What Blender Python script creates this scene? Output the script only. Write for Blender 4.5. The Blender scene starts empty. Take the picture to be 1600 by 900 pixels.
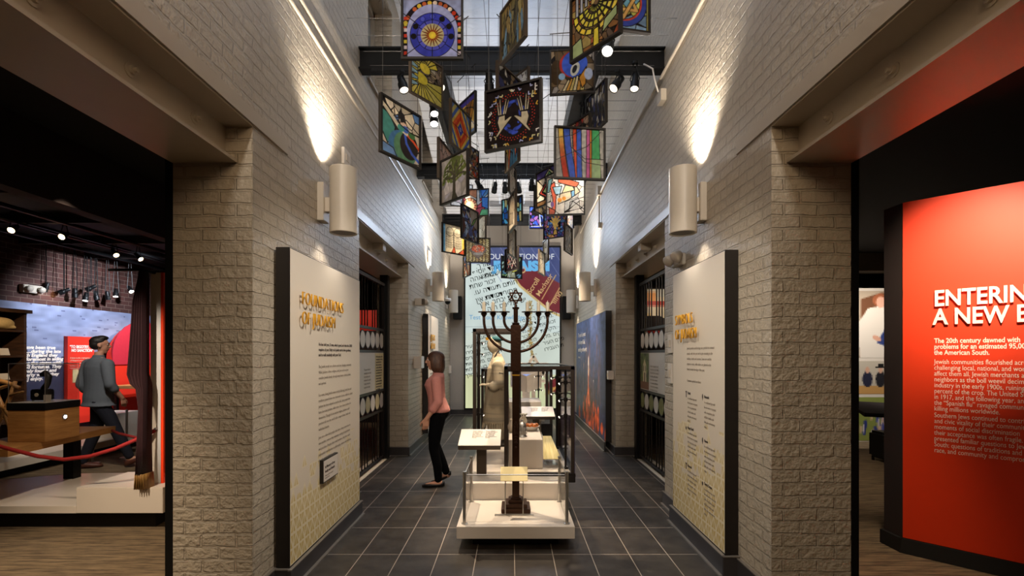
import bpy, bmesh, math, random
import numpy as np
from mathutils import Vector, Matrix, Euler

C = bpy.context.scene.collection
SC = bpy.context.scene
PI = math.pi
rnd = random.Random(7)
F, VX, VY, H = 771.0, 800.0, 553.0, 1.6

# ---------------------------------------------------------------- camera, world, exposure
cd = bpy.data.cameras.new('camera'); cam = bpy.data.objects.new('camera', cd); C.objects.link(cam)
cam.location = (0, 0, H); cam.rotation_euler = (PI/2, 0, 0)
cd.sensor_width = 36; cd.lens = F/1600*36
cd.shift_x = (800-VX)/1600; cd.shift_y = (VY-450)/1600
cd.clip_start = .05; cd.clip_end = 100
SC.camera = cam
w = bpy.data.worlds.new('world'); SC.world = w; w.use_nodes = True
w.node_tree.nodes['Background'].inputs[0].default_value = (.5, .6, .8, 1)
w.node_tree.nodes['Background'].inputs[1].default_value = .05
SC.view_settings.view_transform = 'Standard'; SC.view_settings.look = 'None'
SC.view_settings.gamma = 1; SC.view_settings.exposure = 0.85
SC.view_settings.use_curve_mapping = False
SC.cycles.max_bounces = 8; SC.cycles.transparent_max_bounces = 24
SC.cycles.sample_clamp_indirect = 4.0
SC.cycles.caustics_reflective = False; SC.cycles.caustics_refractive = False

def lin(r, g, b, a=1):
    f = lambda c: (c/255)/12.92 if c/255 <= .04045 else ((c/255+.055)/1.055)**2.4
    return (f(r), f(g), f(b), a)

WARM = (1, .80, .58); NEUT = (1, .91, .80); COOL = (.72, .84, 1)
def add_light(name, kind, loc, aim, power, col=WARM, size=.1, spot=60, blend=.5, sy=None, parent=None, spread=None):
    l = bpy.data.lights.new(name, kind); l.energy = power; l.color = col
    if kind == 'SPOT':
        l.spot_size = math.radians(spot); l.spot_blend = blend; l.shadow_soft_size = size
    elif kind == 'AREA':
        l.size = size
        if sy: l.shape = 'RECTANGLE'; l.size_y = sy
        if spread: l.spread = math.radians(spread)
    else: l.shadow_soft_size = size
    o = bpy.data.objects.new(name, l); C.objects.link(o)
    loc = Vector(loc); d = Vector(aim)-loc
    o.rotation_euler = d.to_track_quat('-Z', 'Y').to_euler()
    if parent:
        o.parent = parent; o.location = loc-Vector(parent.location)
    else: o.location = loc
    return o

# large lights: added overhead fill, cool uplighting of the fabric ceiling, added corridor washes
add_light('overhead_fill', 'AREA', (0, 5.0, 6.75), (0, 5.0, 0), 7, COOL, 2.2, sy=7)  # cool fill lamp added below the closed ceiling
add_light('roof_uplight_a', 'AREA', (0, 4.6, 5.2), (0, 5.2, 7), 17, (.52, .72, 1), 1.2, sy=4, spread=80)
add_light('roof_uplight_b', 'AREA', (0, 8.2, 5.15), (0, 9.2, 7), 6, (.85, .91, 1), 1.2, sy=2.4, spread=90)
add_light('roof_uplight_c', 'AREA', (0, 11.2, 4.95), (0, 12.6, 5.3), 5, (1, .95, .9), 1.2, sy=1.2)
add_light('entrance_wash', 'AREA', (0, -1.2, 4.2), (0, 4.0, 1.6), 30, (1, .74, .48), 1.8, sy=1.2)  # unseen area lamp added behind the camera as front light
add_light('far_cool_wash', 'AREA', (0, 11.0, 4.6), (0, 8.2, 1.4), 52, (.66, .8, 1), 1.6, sy=1.0)  # cool fill added to brighten the far walls, no fixture
# ---------------------------------------------------------------- helpers
def P(px, py, d): return Vector(((px-VX)*d/F, d, H-(py-VY)*d/F))
def X_(px, d): return (px-VX)*d/F
def Z_(py, d): return H-(py-VY)*d/F

def tag(o, label=None, cat=None, group=None, kind=None):
    if label: o['label'] = label
    if cat: o['category'] = cat
    if group: o['group'] = group
    if kind: o['kind'] = kind
    return o
def thing(name, loc, label, cat, group=None, rz=0):
    o = bpy.data.objects.new(name, None); C.objects.link(o); o.empty_display_size = .05
    o.location = loc; o.rotation_euler = (0, 0, rz)
    return tag(o, label, cat, group)
def wloc(o):
    v = Vector((0, 0, 0))
    while o: v += Vector(o.location); o = o.parent
    return v

class MB:
    def __init__(s): s.v = []; s.f = []; s.m = []
    def quad(s, a, b, c, d, m=0):
        n = len(s.v); s.v += [tuple(a), tuple(b), tuple(c), tuple(d)]; s.f.append((n, n+1, n+2, n+3)); s.m.append(m); return s
    def hexa(s, p, m=0):   # p: 4 bottom (ccw) + 4 top
        n = len(s.v); s.v += [tuple(q) for q in p]
        for f in ((3, 2, 1, 0), (4, 5, 6, 7), (0, 1, 5, 4), (1, 2, 6, 5), (2, 3, 7, 6), (3, 0, 4, 7)):
            s.f.append(tuple(n+i for i in f)); s.m.append(m)
        return s
    def box(s, x0, x1, y0, y1, z0, z1, m=0):
        x0, x1 = min(x0, x1), max(x0, x1); y0, y1 = min(y0, y1), max(y0, y1); z0, z1 = min(z0, z1), max(z0, z1)
        return s.hexa([(x0, y0, z0), (x1, y0, z0), (x1, y1, z0), (x0, y1, z0), (x0, y0, z1), (x1, y0, z1), (x1, y1, z1), (x0, y1, z1)], m)
    def obox(s, c, size, R, m=0):
        c = Vector(c); hx, hy, hz = size[0]/2, size[1]/2, size[2]/2
        return s.hexa([c+R@Vector(q) for q in ((-hx, -hy, -hz), (hx, -hy, -hz), (hx, hy, -hz), (-hx, hy, -hz), (-hx, -hy, hz), (hx, -hy, hz), (hx, hy, hz), (-hx, hy, hz))], m)
    def prism(s, poly, z0, z1, m=0, M=None):   # poly in xy
        n = len(s.v); k = len(poly)
        T = (lambda q: tuple(M@Vector(q))) if M else tuple
        s.v += [T((x, y, z0)) for x, y in poly]+[T((x, y, z1)) for x, y in poly]
        s.f += [tuple(range(n+k-1, n-1, -1)), tuple(range(n+k, n+2*k))]; s.m += [m, m]
        for i in range(k):
            j = (i+1) % k; s.f.append((n+i, n+j, n+k+j, n+k+i)); s.m.append(m)
        return s
    def loft(s, rings, m=0, caps=True):   # rings: lists of equal length
        n = len(s.v); k = len(rings[0])
        for r in rings: s.v += [tuple(q) for q in r]
        for a in range(len(rings)-1):
            for i in range(k):
                j = (i+1) % k; s.f.append((n+a*k+i, n+a*k+j, n+(a+1)*k+j, n+(a+1)*k+i)); s.m.append(m)
        if caps:
            s.f.append(tuple(n+i for i in range(k-1, -1, -1))); s.f.append(tuple(n+(len(rings)-1)*k+i for i in range(k))); s.m += [m, m]
        return s
    def tube(s, pts, r, n=8, m=0):
        pts = [Vector(p) for p in pts]; rs = r if isinstance(r, (list, tuple)) else [r]*len(pts)
        rings = []; ref = None
        for i, p in enumerate(pts):
            t = (pts[min(i+1, len(pts)-1)]-pts[max(i-1, 0)]).normalized()
            if ref is None: ref = t.orthogonal().normalized()
            ref = (ref-t*ref.dot(t)).normalized(); b = t.cross(ref)
            rings.append([p+rs[i]*(math.cos(2*PI*k/n)*ref+math.sin(2*PI*k/n)*b) for k in range(n)])
        return s.loft(rings, m)
    def lathe(s, prof, c, n=20, m=0, axis=None):
        c = Vector(c); R = Vector(axis).normalized().to_track_quat('Z', 'Y').to_matrix() if axis else Matrix.Identity(3)
        rings = [[c+R@Vector((max(r, 1e-4)*math.cos(2*PI*k/n), max(r, 1e-4)*math.sin(2*PI*k/n), z)) for k in range(n)] for r, z in prof]
        return s.loft(rings, m)
    def ell(s, c, r, n=16, k=10, m=0, R=None):
        c = Vector(c); R = R or Matrix.Identity(3); rings = []
        for i in range(k+1):
            t = -PI/2+PI*i/k; cr = max(math.cos(t), .01)
            rings.append([c+R@Vector((r[0]*cr*math.cos(2*PI*j/n), r[1]*cr*math.sin(2*PI*j/n), r[2]*math.sin(t))) for j in range(n)])
        return s.loft(rings, m)
    def mesh(s, name, off=(0, 0, 0), smooth=False):
        me = bpy.data.meshes.new(name); o = Vector(off)
        me.from_pydata([tuple(Vector(q)-o) for q in s.v], [], s.f)
        me.polygons.foreach_set('material_index', s.m)
        if smooth: me.polygons.foreach_set('use_smooth', [True]*len(s.f))
        me.update(); return me
    def build(s, name, mats, parent=None, smooth=False, bevel=0, local=False, kind=None, auto=False):
        if parent is None:
            a = np.array(s.v); lo, hi = a.min(0), a.max(0)
            off = Vector(((lo[0]+hi[0])/2, (lo[1]+hi[1])/2, lo[2]))
        else: off = Vector((0, 0, 0)) if local else wloc(parent)
        me = s.mesh(name, off, smooth or auto)
        for q in (mats if isinstance(mats, (list, tuple)) else [mats]): me.materials.append(q)
        bm = bmesh.new(); bm.from_mesh(me); bmesh.ops.recalc_face_normals(bm, faces=bm.faces)
        if bevel: 
            bmesh.ops.remove_doubles(bm, verts=bm.verts, dist=1e-5)
            es = [e for e in bm.edges if len(e.link_faces) == 2 and e.calc_face_angle(0) > .6]
            bmesh.ops.bevel(bm, geom=es, offset=bevel, segments=2, affect='EDGES', clamp_overlap=True)
        if auto:
            for e in bm.edges:
                if len(e.link_faces) == 2 and e.calc_face_angle(0) > .7: e.smooth = False
        bm.to_mesh(me); bm.free()
        o = bpy.data.objects.new(name, me); C.objects.link(o)
        if parent is None: o.location = off
        else: o.parent = parent
        if kind: o['kind'] = kind
        return o

def struct(name, mb, m, **k): return mb.build(name, m, kind='structure', **k)

# ---------------------------------------------------------------- materials (all procedural)
def newmat(name):
    m = bpy.data.materials.new(name); m.use_nodes = True
    nt = m.node_tree; b = nt.nodes['Principled BSDF']; return m, nt, b
def N(nt, t, **k):
    n = nt.nodes.new(t)
    for a, v in k.items(): setattr(n, a, v)
    return n
def mat(name, col, rough=.5, metal=0, var=.12, scale=20, bump=0, spec=.5, emit=None, es=1, coat=0):
    m, nt, b = newmat(name); L = nt.links
    b.inputs['Roughness'].default_value = rough; b.inputs['Metallic'].default_value = metal
    b.inputs['Specular IOR Level'].default_value = spec; b.inputs['Coat Weight'].default_value = coat
    if emit:
        b.inputs['Emission Color'].default_value = emit; b.inputs['Emission Strength'].default_value = es
    tc = N(nt, 'ShaderNodeTexCoord'); nz = N(nt, 'ShaderNodeTexNoise'); nz.inputs['Scale'].default_value = scale
    nz.inputs['Detail'].default_value = 4
    L.new(tc.outputs['Object'], nz.inputs['Vector'])
    mx = N(nt, 'ShaderNodeMix', data_type='RGBA')
    mx.inputs[6].default_value = tuple(c*(1-var) for c in col[:3])+(1,); mx.inputs[7].default_value = tuple(min(1, c*(1+var)) for c in col[:3])+(1,)
    L.new(nz.outputs['Fac'], mx.inputs[0]); L.new(mx.outputs[2], b.inputs['Base Color'])
    if bump:
        bp = N(nt, 'ShaderNodeBump'); bp.inputs['Strength'].default_value = bump; bp.inputs['Distance'].default_value = .01
        L.new(nz.outputs['Fac'], bp.inputs['Height']); L.new(bp.outputs['Normal'], b.inputs['Normal'])
    return m
def emat(name, col, s):
    m, nt, b = newmat(name); b.inputs['Base Color'].default_value = (0, 0, 0, 1)
    b.inputs['Emission Color'].default_value = col; b.inputs['Emission Strength'].default_value = s; return m

def brick_mat(name, c1, c2, mortar, rough=.4, bump=.7, bw=.215, rh=.08, ms=.007, dist=.012):
    m, nt, b = newmat(name); L = nt.links
    g = N(nt, 'ShaderNodeNewGeometry'); sx = N(nt, 'ShaderNodeSeparateXYZ'); L.new(g.outputs['Position'], sx.inputs[0])
    sn = N(nt, 'ShaderNodeSeparateXYZ'); L.new(g.outputs['True Normal'], sn.inputs[0])
    ab = N(nt, 'ShaderNodeMath', operation='ABSOLUTE'); L.new(sn.outputs[0], ab.inputs[0])
    gt = N(nt, 'ShaderNodeMath', operation='GREATER_THAN'); L.new(ab.outputs[0], gt.inputs[0]); gt.inputs[1].default_value = .5
    mxf = N(nt, 'ShaderNodeMix', data_type='FLOAT'); L.new(gt.outputs[0], mxf.inputs[0]); L.new(sx.outputs[0], mxf.inputs[2]); L.new(sx.outputs[1], mxf.inputs[3])
    cb = N(nt, 'ShaderNodeCombineXYZ'); L.new(mxf.outputs[0], cb.inputs[0]); L.new(sx.outputs[2], cb.inputs[1])
    nz = N(nt, 'ShaderNodeTexNoise'); nz.inputs['Scale'].default_value = 7; nz.inputs['Detail'].default_value = 4
    L.new(g.outputs['Position'], nz.inputs['Vector'])
    sc = N(nt, 'ShaderNodeVectorMath', operation='SCALE'); sc.inputs['Scale'].default_value = dist*2
    L.new(nz.outputs['Color'], sc.inputs[0])
    ad = N(nt, 'ShaderNodeVectorMath', operation='ADD'); L.new(cb.outputs[0], ad.inputs[0]); L.new(sc.outputs[0], ad.inputs[1])
    bt = N(nt, 'ShaderNodeTexBrick'); L.new(ad.outputs[0], bt.inputs['Vector'])
    bt.inputs['Scale'].default_value = 1; bt.inputs['Brick Width'].default_value = bw; bt.inputs['Row Height'].default_value = rh
    bt.inputs['Mortar Size'].default_value = ms; bt.inputs['Mortar Smooth'].default_value = .35
    bt.inputs['Color1'].default_value = c1; bt.inputs['Color2'].default_value = c2; bt.inputs['Mortar'].default_value = mortar
    L.new(bt.outputs['Color'], b.inputs['Base Color']); b.inputs['Roughness'].default_value = rough
    n2 = N(nt, 'ShaderNodeTexNoise'); n2.inputs['Scale'].default_value = 34; n2.inputs['Detail'].default_value = 5
    L.new(g.outputs['Position'], n2.inputs['Vector'])
    n3 = N(nt, 'ShaderNodeMath', operation='MULTIPLY'); n3.inputs[1].default_value = .55; L.new(n2.outputs['Fac'], n3.inputs[0])
    su = N(nt, 'ShaderNodeMath', operation='SUBTRACT'); L.new(n3.outputs[0], su.inputs[0]); L.new(bt.outputs['Fac'], su.inputs[1])
    bp = N(nt, 'ShaderNodeBump'); bp.inputs['Strength'].default_value = bump; bp.inputs['Distance'].default_value = .018
    L.new(su.outputs[0], bp.inputs['Height']); L.new(bp.outputs['Normal'], b.inputs['Normal'])
    return m

def attr_mat(name, rough=.45, emit=0, transl=0, coat=0):
    m, nt, b = newmat(name); L = nt.links
    a = N(nt, 'ShaderNodeAttribute', attribute_name='picture')
    L.new(a.outputs['Color'], b.inputs['Base Color']); b.inputs['Roughness'].default_value = rough
    b.inputs['Coat Weight'].default_value = coat
    if emit:
        b.inputs['Base Color'].default_value = (0, 0, 0, 1); L.remove(b.inputs['Base Color'].links[0])
        L.new(a.outputs['Color'], b.inputs['Emission Color']); b.inputs['Emission Strength'].default_value = emit
    if transl:
        out = nt.nodes['Material Output']; t = N(nt, 'ShaderNodeBsdfTranslucent'); L.new(a.outputs['Color'], t.inputs['Color'])
        mx = N(nt, 'ShaderNodeMixShader'); mx.inputs[0].default_value = transl
        L.new(b.outputs[0], mx.inputs[1]); L.new(t.outputs[0], mx.inputs[2]); L.new(mx.outputs[0], out.inputs['Surface'])
    return m

def glass_mat(name, tint=(1, 1, 1, 1), refl=.12):
    m, nt, b = newmat(name); L = nt.links; nt.nodes.remove(b); out = nt.nodes['Material Output']
    t = N(nt, 'ShaderNodeBsdfTransparent'); t.inputs[0].default_value = tint
    g = N(nt, 'ShaderNodeBsdfGlossy'); g.inputs['Roughness'].default_value = .02
    lw = N(nt, 'ShaderNodeFresnel'); lw.inputs['IOR'].default_value = 1.35
    mu = N(nt, 'ShaderNodeMath', operation='MULTIPLY'); mu.inputs[1].default_value = refl*8; L.new(lw.outputs[0], mu.inputs[0]); mu.use_clamp = True
    mx = N(nt, 'ShaderNodeMixShader'); L.new(mu.outputs[0], mx.inputs[0]); L.new(t.outputs[0], mx.inputs[1]); L.new(g.outputs[0], mx.inputs[2])
    L.new(mx.outputs[0], out.inputs['Surface']); return m

def tile_mat():
    m, nt, b = newmat('slate_tile'); L = nt.links
    g = N(nt, 'ShaderNodeNewGeometry'); ad = N(nt, 'ShaderNodeVectorMath', operation='ADD'); L.new(g.outputs['Position'], ad.inputs[0])
    ad.inputs[1].default_value = (-.02+.305*40, -4.545+.6055*30, 0)
    bt = N(nt, 'ShaderNodeTexBrick', offset=0.0); L.new(ad.outputs[0], bt.inputs['Vector'])
    bt.inputs['Scale'].default_value = 1; bt.inputs['Brick Width'].default_value = .305; bt.inputs['Row Height'].default_value = .6055
    bt.inputs['Mortar Size'].default_value = .0032; bt.inputs['Mortar Smooth'].default_value = .1; bt.inputs['Bias'].default_value = 0
    nz = N(nt, 'ShaderNodeTexNoise'); nz.inputs['Scale'].default_value = 6; nz.inputs['Detail'].default_value = 8; L.new(g.outputs['Position'], nz.inputs['Vector'])
    cr = N(nt, 'ShaderNodeValToRGB'); cr.color_ramp.elements[0].position = .3; cr.color_ramp.elements[0].color = lin(46, 41, 37)
    cr.color_ramp.elements[1].position = .75; cr.color_ramp.elements[1].color = lin(74, 68, 62); L.new(nz.outputs['Fac'], cr.inputs[0])
    mx = N(nt, 'ShaderNodeMix', data_type='RGBA'); L.new(bt.outputs['Fac'], mx.inputs[0]); L.new(cr.outputs[0], mx.inputs[6]); mx.inputs[7].default_value = lin(172, 160, 146)
    L.new(mx.outputs[2], b.inputs['Base Color']); b.inputs['Roughness'].default_value = .42; b.inputs['Specular IOR Level'].default_value = .4
    bp = N(nt, 'ShaderNodeBump'); bp.inputs['Strength'].default_value = .15; bp.inputs['Distance'].default_value = .01
    L.new(nz.outputs['Fac'], bp.inputs['Height']); L.new(bp.outputs['Normal'], b.inputs['Normal']); return m

def streak_mat(name, c1, c2, sv=(1.2, 26, 1), rough=.95, rot=0, scale=1.0, bump=.2, lo=.35, hi=.68):
    m, nt, b = newmat(name); L = nt.links
    g = N(nt, 'ShaderNodeNewGeometry'); mp = N(nt, 'ShaderNodeMapping'); L.new(g.outputs['Position'], mp.inputs['Vector'])
    mp.inputs['Scale'].default_value = sv; mp.inputs['Rotation'].default_value = (0, 0, rot)
    nz = N(nt, 'ShaderNodeTexNoise'); nz.inputs['Scale'].default_value = scale; nz.inputs['Detail'].default_value = 8; nz.inputs['Roughness'].default_value = .7
    L.new(mp.outputs[0], nz.inputs['Vector'])
    cr = N(nt, 'ShaderNodeValToRGB'); cr.color_ramp.elements[0].position = lo; cr.color_ramp.elements[0].color = c1
    cr.color_ramp.elements[1].position = hi; cr.color_ramp.elements[1].color = c2; L.new(nz.outputs['Fac'], cr.inputs[0])
    L.new(cr.outputs[0], b.inputs['Base Color']); b.inputs['Roughness'].default_value = rough
    bp = N(nt, 'ShaderNodeBump'); bp.inputs['Strength'].default_value = bump; bp.inputs['Distance'].default_value = .01
    L.new(nz.outputs['Fac'], bp.inputs['Height']); L.new(bp.outputs['Normal'], b.inputs['Normal']); return m

M = {}
PAINT = lin(186, 173, 154)
M['brick'] = brick_mat('painted_brick', lin(190, 177, 157), lin(182, 169, 150), lin(180, 167, 148), rough=.42, bump=1.0, ms=.009, dist=.014)
M['redbrick'] = brick_mat('red_brick', lin(82, 45, 38), lin(62, 36, 31), lin(112, 90, 80), rough=.8, bump=.5, ms=.006, dist=.004)
M['steel'] = mat('painted_steel', PAINT, .35, var=.06, scale=5)
M['tile'] = tile_mat()
M['carpet'] = streak_mat('streaked_carpet', lin(64, 52, 40), lin(150, 128, 98), sv=(3.2, 34, 1), rot=.35)
M['slate'] = mat('slate_trim', lin(58, 54, 54), .4, var=.2, scale=8)
M['trimedge'] = mat('metal_trim', lin(135, 128, 120), .35, metal=.4, var=.05)
M['black'] = mat('black_metal', lin(13, 13, 14), .45, var=.2, spec=.3)
M['blackwall'] = mat('black_paint', lin(14, 13, 13), .8, var=.2)
M['bulk'] = mat('dark_brown_paint', lin(44, 34, 33), .8, var=.1)
M['plaster'] = mat('warm_grey_plaster', lin(176, 168, 158), .7, var=.04, scale=3)
M['white'] = mat('white_laminate', lin(222, 212, 200), .35, var=.03, scale=4)
M['cream'] = mat('cream_panel', lin(214, 200, 180), .5, var=.03)
M['sconce'] = mat('sconce_enamel', lin(205, 194, 178), .4, var=.03)
M['lens'] = emat('lamp_lens', (1, .93, .82, 1), 8)
M['lens_warm'] = emat('lamp_lens_warm', (1, .68, .36, 1), 10)
M['lens_cool'] = emat('lamp_lens_cool', (.75, .87, 1, 1), 12)
M['lens_dim'] = emat('lamp_lens_dim', (1, .85, .65, 1), 2.0)
M['gold'] = mat('gold_letter', lin(214, 158, 42), .32, metal=.35, var=.08)
M['ink'] = mat('dark_ink', lin(84, 74, 66), .7, var=.05)
M['ink_grey'] = mat('grey_ink', lin(164, 151, 136), .7, var=.05)
M['whiteink'] = mat('white_ink', lin(250, 236, 222), .5, var=.02)
M['frame'] = mat('panel_frame', lin(70, 58, 46), .45, metal=.3, var=.15)
M['frame_dark'] = mat('panel_frame_dark', lin(34, 29, 26), .45, metal=.3, var=.15)
M['cable'] = mat('steel_cable', lin(72, 70, 68), .4, metal=.6, var=.05)
M['glass'] = glass_mat('case_glass', refl=.07)
M['iron'] = mat('dark_iron', lin(38, 32, 30), .4, metal=.5, var=.15)
M['bronze'] = mat('dark_bronze', lin(62, 38, 24), .35, metal=.7, var=.25, scale=40, bump=.15)
M['stainless'] = mat('brushed_stainless', lin(190, 186, 180), .3, metal=.9, var=.06)
M['candle'] = mat('candle_wax', lin(244, 232, 208), .5, var=.02)
M['stainedglass'] = attr_mat('stained_glass_sheet', rough=.25, transl=.5)
M['print'] = attr_mat('printed_graphic', rough=.5)
M['screen'] = attr_mat('video_screen', emit=.5)
M['case_frame'] = mat('case_frame_bronze', lin(70, 60, 54), .35, metal=.5, var=.1)
M['purple'] = mat('purple_edge', lin(70, 60, 96), .4, var=.1)

# ---------------------------------------------------------------- pictures: small rasters turned into coloured faces
class Ras:
    def __init__(s, w, h, bg, ss=3):
        s.w, s.h, s.ss = w, h, ss
        W, Hh = w*ss, h*ss
        s.a = np.zeros((Hh, W, 3)); s.a[:] = bg
        asp = w/h
        s.u, s.v = np.meshgrid((np.arange(W)+.5)/W*2-1, (np.arange(Hh)+.5)/Hh*2-1)   # v up
        s.u = s.u*asp if asp != 1 else s.u
    def put(s, m, c, al=1):
        s.a[m] = s.a[m]*(1-al)+np.array(c)*al; return s
    def circ(s, x, y, r, c): return s.put((s.u-x)**2+(s.v-y)**2 < r*r, c)
    def ring(s, x, y, r0, r1, c):
        q = (s.u-x)**2+(s.v-y)**2; return s.put((q > r0*r0) & (q < r1*r1), c)
    def ell(s, x, y, rx, ry, c, a=0):
        du, dv = s.u-x, s.v-y; p = du*math.cos(a)+dv*math.sin(a); q = -du*math.sin(a)+dv*math.cos(a)
        return s.put((p/rx)**2+(q/ry)**2 < 1, c)
    def pmask(s, pts):
        m = np.zeros(s.u.shape, bool); k = len(pts)
        for i in range(k):
            (x0, y0), (x1, y1) = pts[i], pts[(i+1) % k]
            if y0 == y1: continue
            c = ((s.v >= min(y0, y1)) & (s.v < max(y0, y1))) & (s.u < (x1-x0)*(s.v-y0)/(y1-y0)+x0)
            m ^= c
        return m
    def poly(s, pts, c, lead=None, lw=.02):
        s.put(s.pmask(pts), c)
        if lead is not None: s.pl(list(pts)+[pts[0]], lead, lw)
        return s
    def line(s, x0, y0, x1, y1, c, wd=.02):
        dx, dy = x1-x0, y1-y0; q = dx*dx+dy*dy+1e-9
        t = np.clip(((s.u-x0)*dx+(s.v-y0)*dy)/q, 0, 1)
        return s.put((s.u-x0-t*dx)**2+(s.v-y0-t*dy)**2 < wd*wd, c)
    def pl(s, pts, c, wd=.02):
        for a, b in zip(pts[:-1], pts[1:]): s.line(a[0], a[1], b[0], b[1], c, wd)
        return s
    def mosaic(s, seed, n, pal, lead=(30, 24, 20), lw=.03, region=None, sx=1, sy=1):
        r = np.random.RandomState(seed); px = r.uniform(-1.1, 1.1, (n, 2))*np.array([s.w/s.h, 1])
        d = np.stack([((s.u-p[0])*sx)**2+((s.v-p[1])*sy)**2 for p in px]); o = np.sort(d, 0)
        idx = d.argmin(0); cols = np.array([pal[i] for i in r.randint(0, len(pal), n)], float)
        cols = np.clip(cols*r.uniform(.8, 1.15, (n, 1)), 0, 255)
        a = cols[idx]; a[(np.sqrt(o[1])-np.sqrt(o[0])) < lw] = lead
        if region is None: s.a[:] = a
        else: s.a[region] = a[region]
        return s
    def noise(s, seed, amp, res=24):
        r = np.random.RandomState(seed); q = r.uniform(-1, 1, (res+1, res+1))
        yy = np.linspace(0, res-1e-6, s.a.shape[0]); xx = np.linspace(0, res-1e-6, s.a.shape[1])
        yi, xi = yy.astype(int), xx.astype(int); fy, fx = (yy-yi)[:, None], (xx-xi)[None]
        n = q[yi][:, xi]*(1-fy)*(1-fx)+q[yi+1][:, xi]*fy*(1-fx)+q[yi][:, xi+1]*(1-fy)*fx+q[yi+1][:, xi+1]*fy*fx
        s.a = np.clip(s.a*(1+amp*n[..., None]), 0, 255); return s
    def done(s):
        k = s.ss; return s.a.reshape(s.h, k, s.w, k, 3).mean((1, 3))

def picture(name, ras, w, h, M4, mt, parent, local=True, twosided=False):
    """a sheet w x h centred on M4 (its x right, y up), one face per picture cell, each cell its own colour"""
    img = ras.done() if isinstance(ras, Ras) else ras
    nh, nw = img.shape[:2]
    xs = np.linspace(-w/2, w/2, nw+1); ys = np.linspace(-h/2, h/2, nh+1)
    gx, gy = np.meshgrid(xs, ys); v = np.stack([gx.ravel(), gy.ravel(), np.zeros(gx.size)], 1)
    R = np.array(M4.to_3x3()); v = v@R.T+np.array(M4.translation)
    if not local: v = v-np.array(wloc(parent))
    i = (np.arange(nh)[:, None]*(nw+1)+np.arange(nw)[None]).ravel()
    f = np.stack([i, i+1, i+nw+2, i+nw+1], 1)
    me = bpy.data.meshes.new(name); n = len(f)
    me.vertices.add(len(v)); me.vertices.foreach_set('co', v.astype(np.float32).ravel())
    me.loops.add(n*4); me.loops.foreach_set('vertex_index', f.ravel().astype(np.int32))
    me.polygons.add(n); me.polygons.foreach_set('loop_start', (np.arange(n)*4).astype(np.int32)); 
    me.update(calc_edges=True)
    s = img.reshape(-1, 3)/255; l = np.where(s <= .04045, s/12.92, ((s+.055)/1.055)**2.4)
    at = me.attributes.new('picture', 'FLOAT_COLOR', 'FACE')
    at.data.foreach_set('color', np.concatenate([l, np.ones((n, 1))], 1).astype(np.float32).ravel())
    me.materials.append(mt)
    o = bpy.data.objects.new(name, me); C.objects.link(o); o.parent = parent; return o

def frame4(o, right, up):
    r = Vector(right).normalized(); u = Vector(up).normalized(); n = r.cross(u)
    m = Matrix((r, u, n)).transposed().to_4x4(); m.translation = Vector(o); return m

def text(s, size, org, right, up, mt, parent, name='lettering', ext=.001, off=0, ls=1.0, align='LEFT', sx=1, shear=0, lift=.0, spc=1.0):
    cu = bpy.data.curves.new('t', 'FONT'); cu.body = s; cu.size = size; cu.extrude = ext; cu.offset = off; cu.space_line = ls
    cu.space_character = spc; cu.align_x = align; cu.align_y = 'TOP_BASELINE'; cu.resolution_u = 3; cu.shear = shear
    to = bpy.data.objects.new('t', cu); C.objects.link(to)
    dg = bpy.context.evaluated_depsgraph_get(); me = bpy.data.meshes.new_from_object(to.evaluated_get(dg))
    bpy.data.objects.remove(to); bpy.data.curves.remove(cu)
    m = frame4(org, right, up); n = m.to_3x3().col[2]
    me.transform(Matrix.Translation(Vector(n)*(ext+lift)-wloc(parent))@m@Matrix.Diagonal((sx, 1, 1, 1)))
    me.materials.clear(); me.materials.append(mt); me.name = name
    o = bpy.data.objects.new(name, me); C.objects.link(o); o.parent = parent; return o

def blob(name, mb, mt, parent, voxel=.01, smooth=2, it=4):
    """one continuous skin grown over lofted volumes"""
    me = mb.mesh(name); bm = bmesh.new(); bm.from_mesh(me); bmesh.ops.recalc_face_normals(bm, faces=bm.faces); bm.to_mesh(me); bm.free()
    o = bpy.data.objects.new(name, me); C.objects.link(o)
    r = o.modifiers.new('r', 'REMESH'); r.mode = 'VOXEL'; r.voxel_size = voxel
    sm = o.modifiers.new('s', 'SMOOTH'); sm.factor = .5; sm.iterations = it
    dg = bpy.context.evaluated_depsgraph_get(); m2 = bpy.data.meshes.new_from_object(o.evaluated_get(dg))
    bpy.data.objects.remove(o)
    m2.transform(Matrix.Translation(-wloc(parent))) if parent else None
    m2.polygons.foreach_set('use_smooth', [True]*len(m2.polygons)); m2.materials.clear(); m2.materials.append(mt)
    o = bpy.data.objects.new(name, m2); C.objects.link(o); o.parent = parent; return o
# ---------------------------------------------------------------- the room shell
WX = 1.63           # corridor half width
GX = 2.13           # gallery face of the corridor walls
EY = 13.0           # end wall
Y0 = -2.0
struct('floor', MB().box(-GX-.02, GX+.02, Y0, EY, -.1, 0), M['tile'])
struct('floor_left', MB().box(-9, -GX-.02, Y0, EY, -.1, -.002), M['carpet'])
struct('floor_right', MB().box(GX+.02, 9, Y0, EY, -.1, -.002), M['carpet'])
ZB, ZL = 4.59, 3.04
def corridor_wall(side, wins):
    s = -1 if side == 'left' else 1
    b = MB()
    B = lambda xa, xb, *r: b.box(s*xa, s*xb, *r)
    B(WX, GX, 3.1, 5.26, 0, ZL); B(WX, GX, 7.76, EY, 0, ZL)
    B(WX, GX, Y0, EY, ZL, ZB)
    B(1.75, GX, Y0, EY, ZB, 4.95); B(1.75, GX, Y0, EY, 6.55, 8.2)
    y = Y0
    for (a, c) in wins+[(EY, EY)]:
        B(1.75, GX, y, a, 4.95, 6.55); y = c
    struct('wall_'+side, b, M['brick'])
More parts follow.
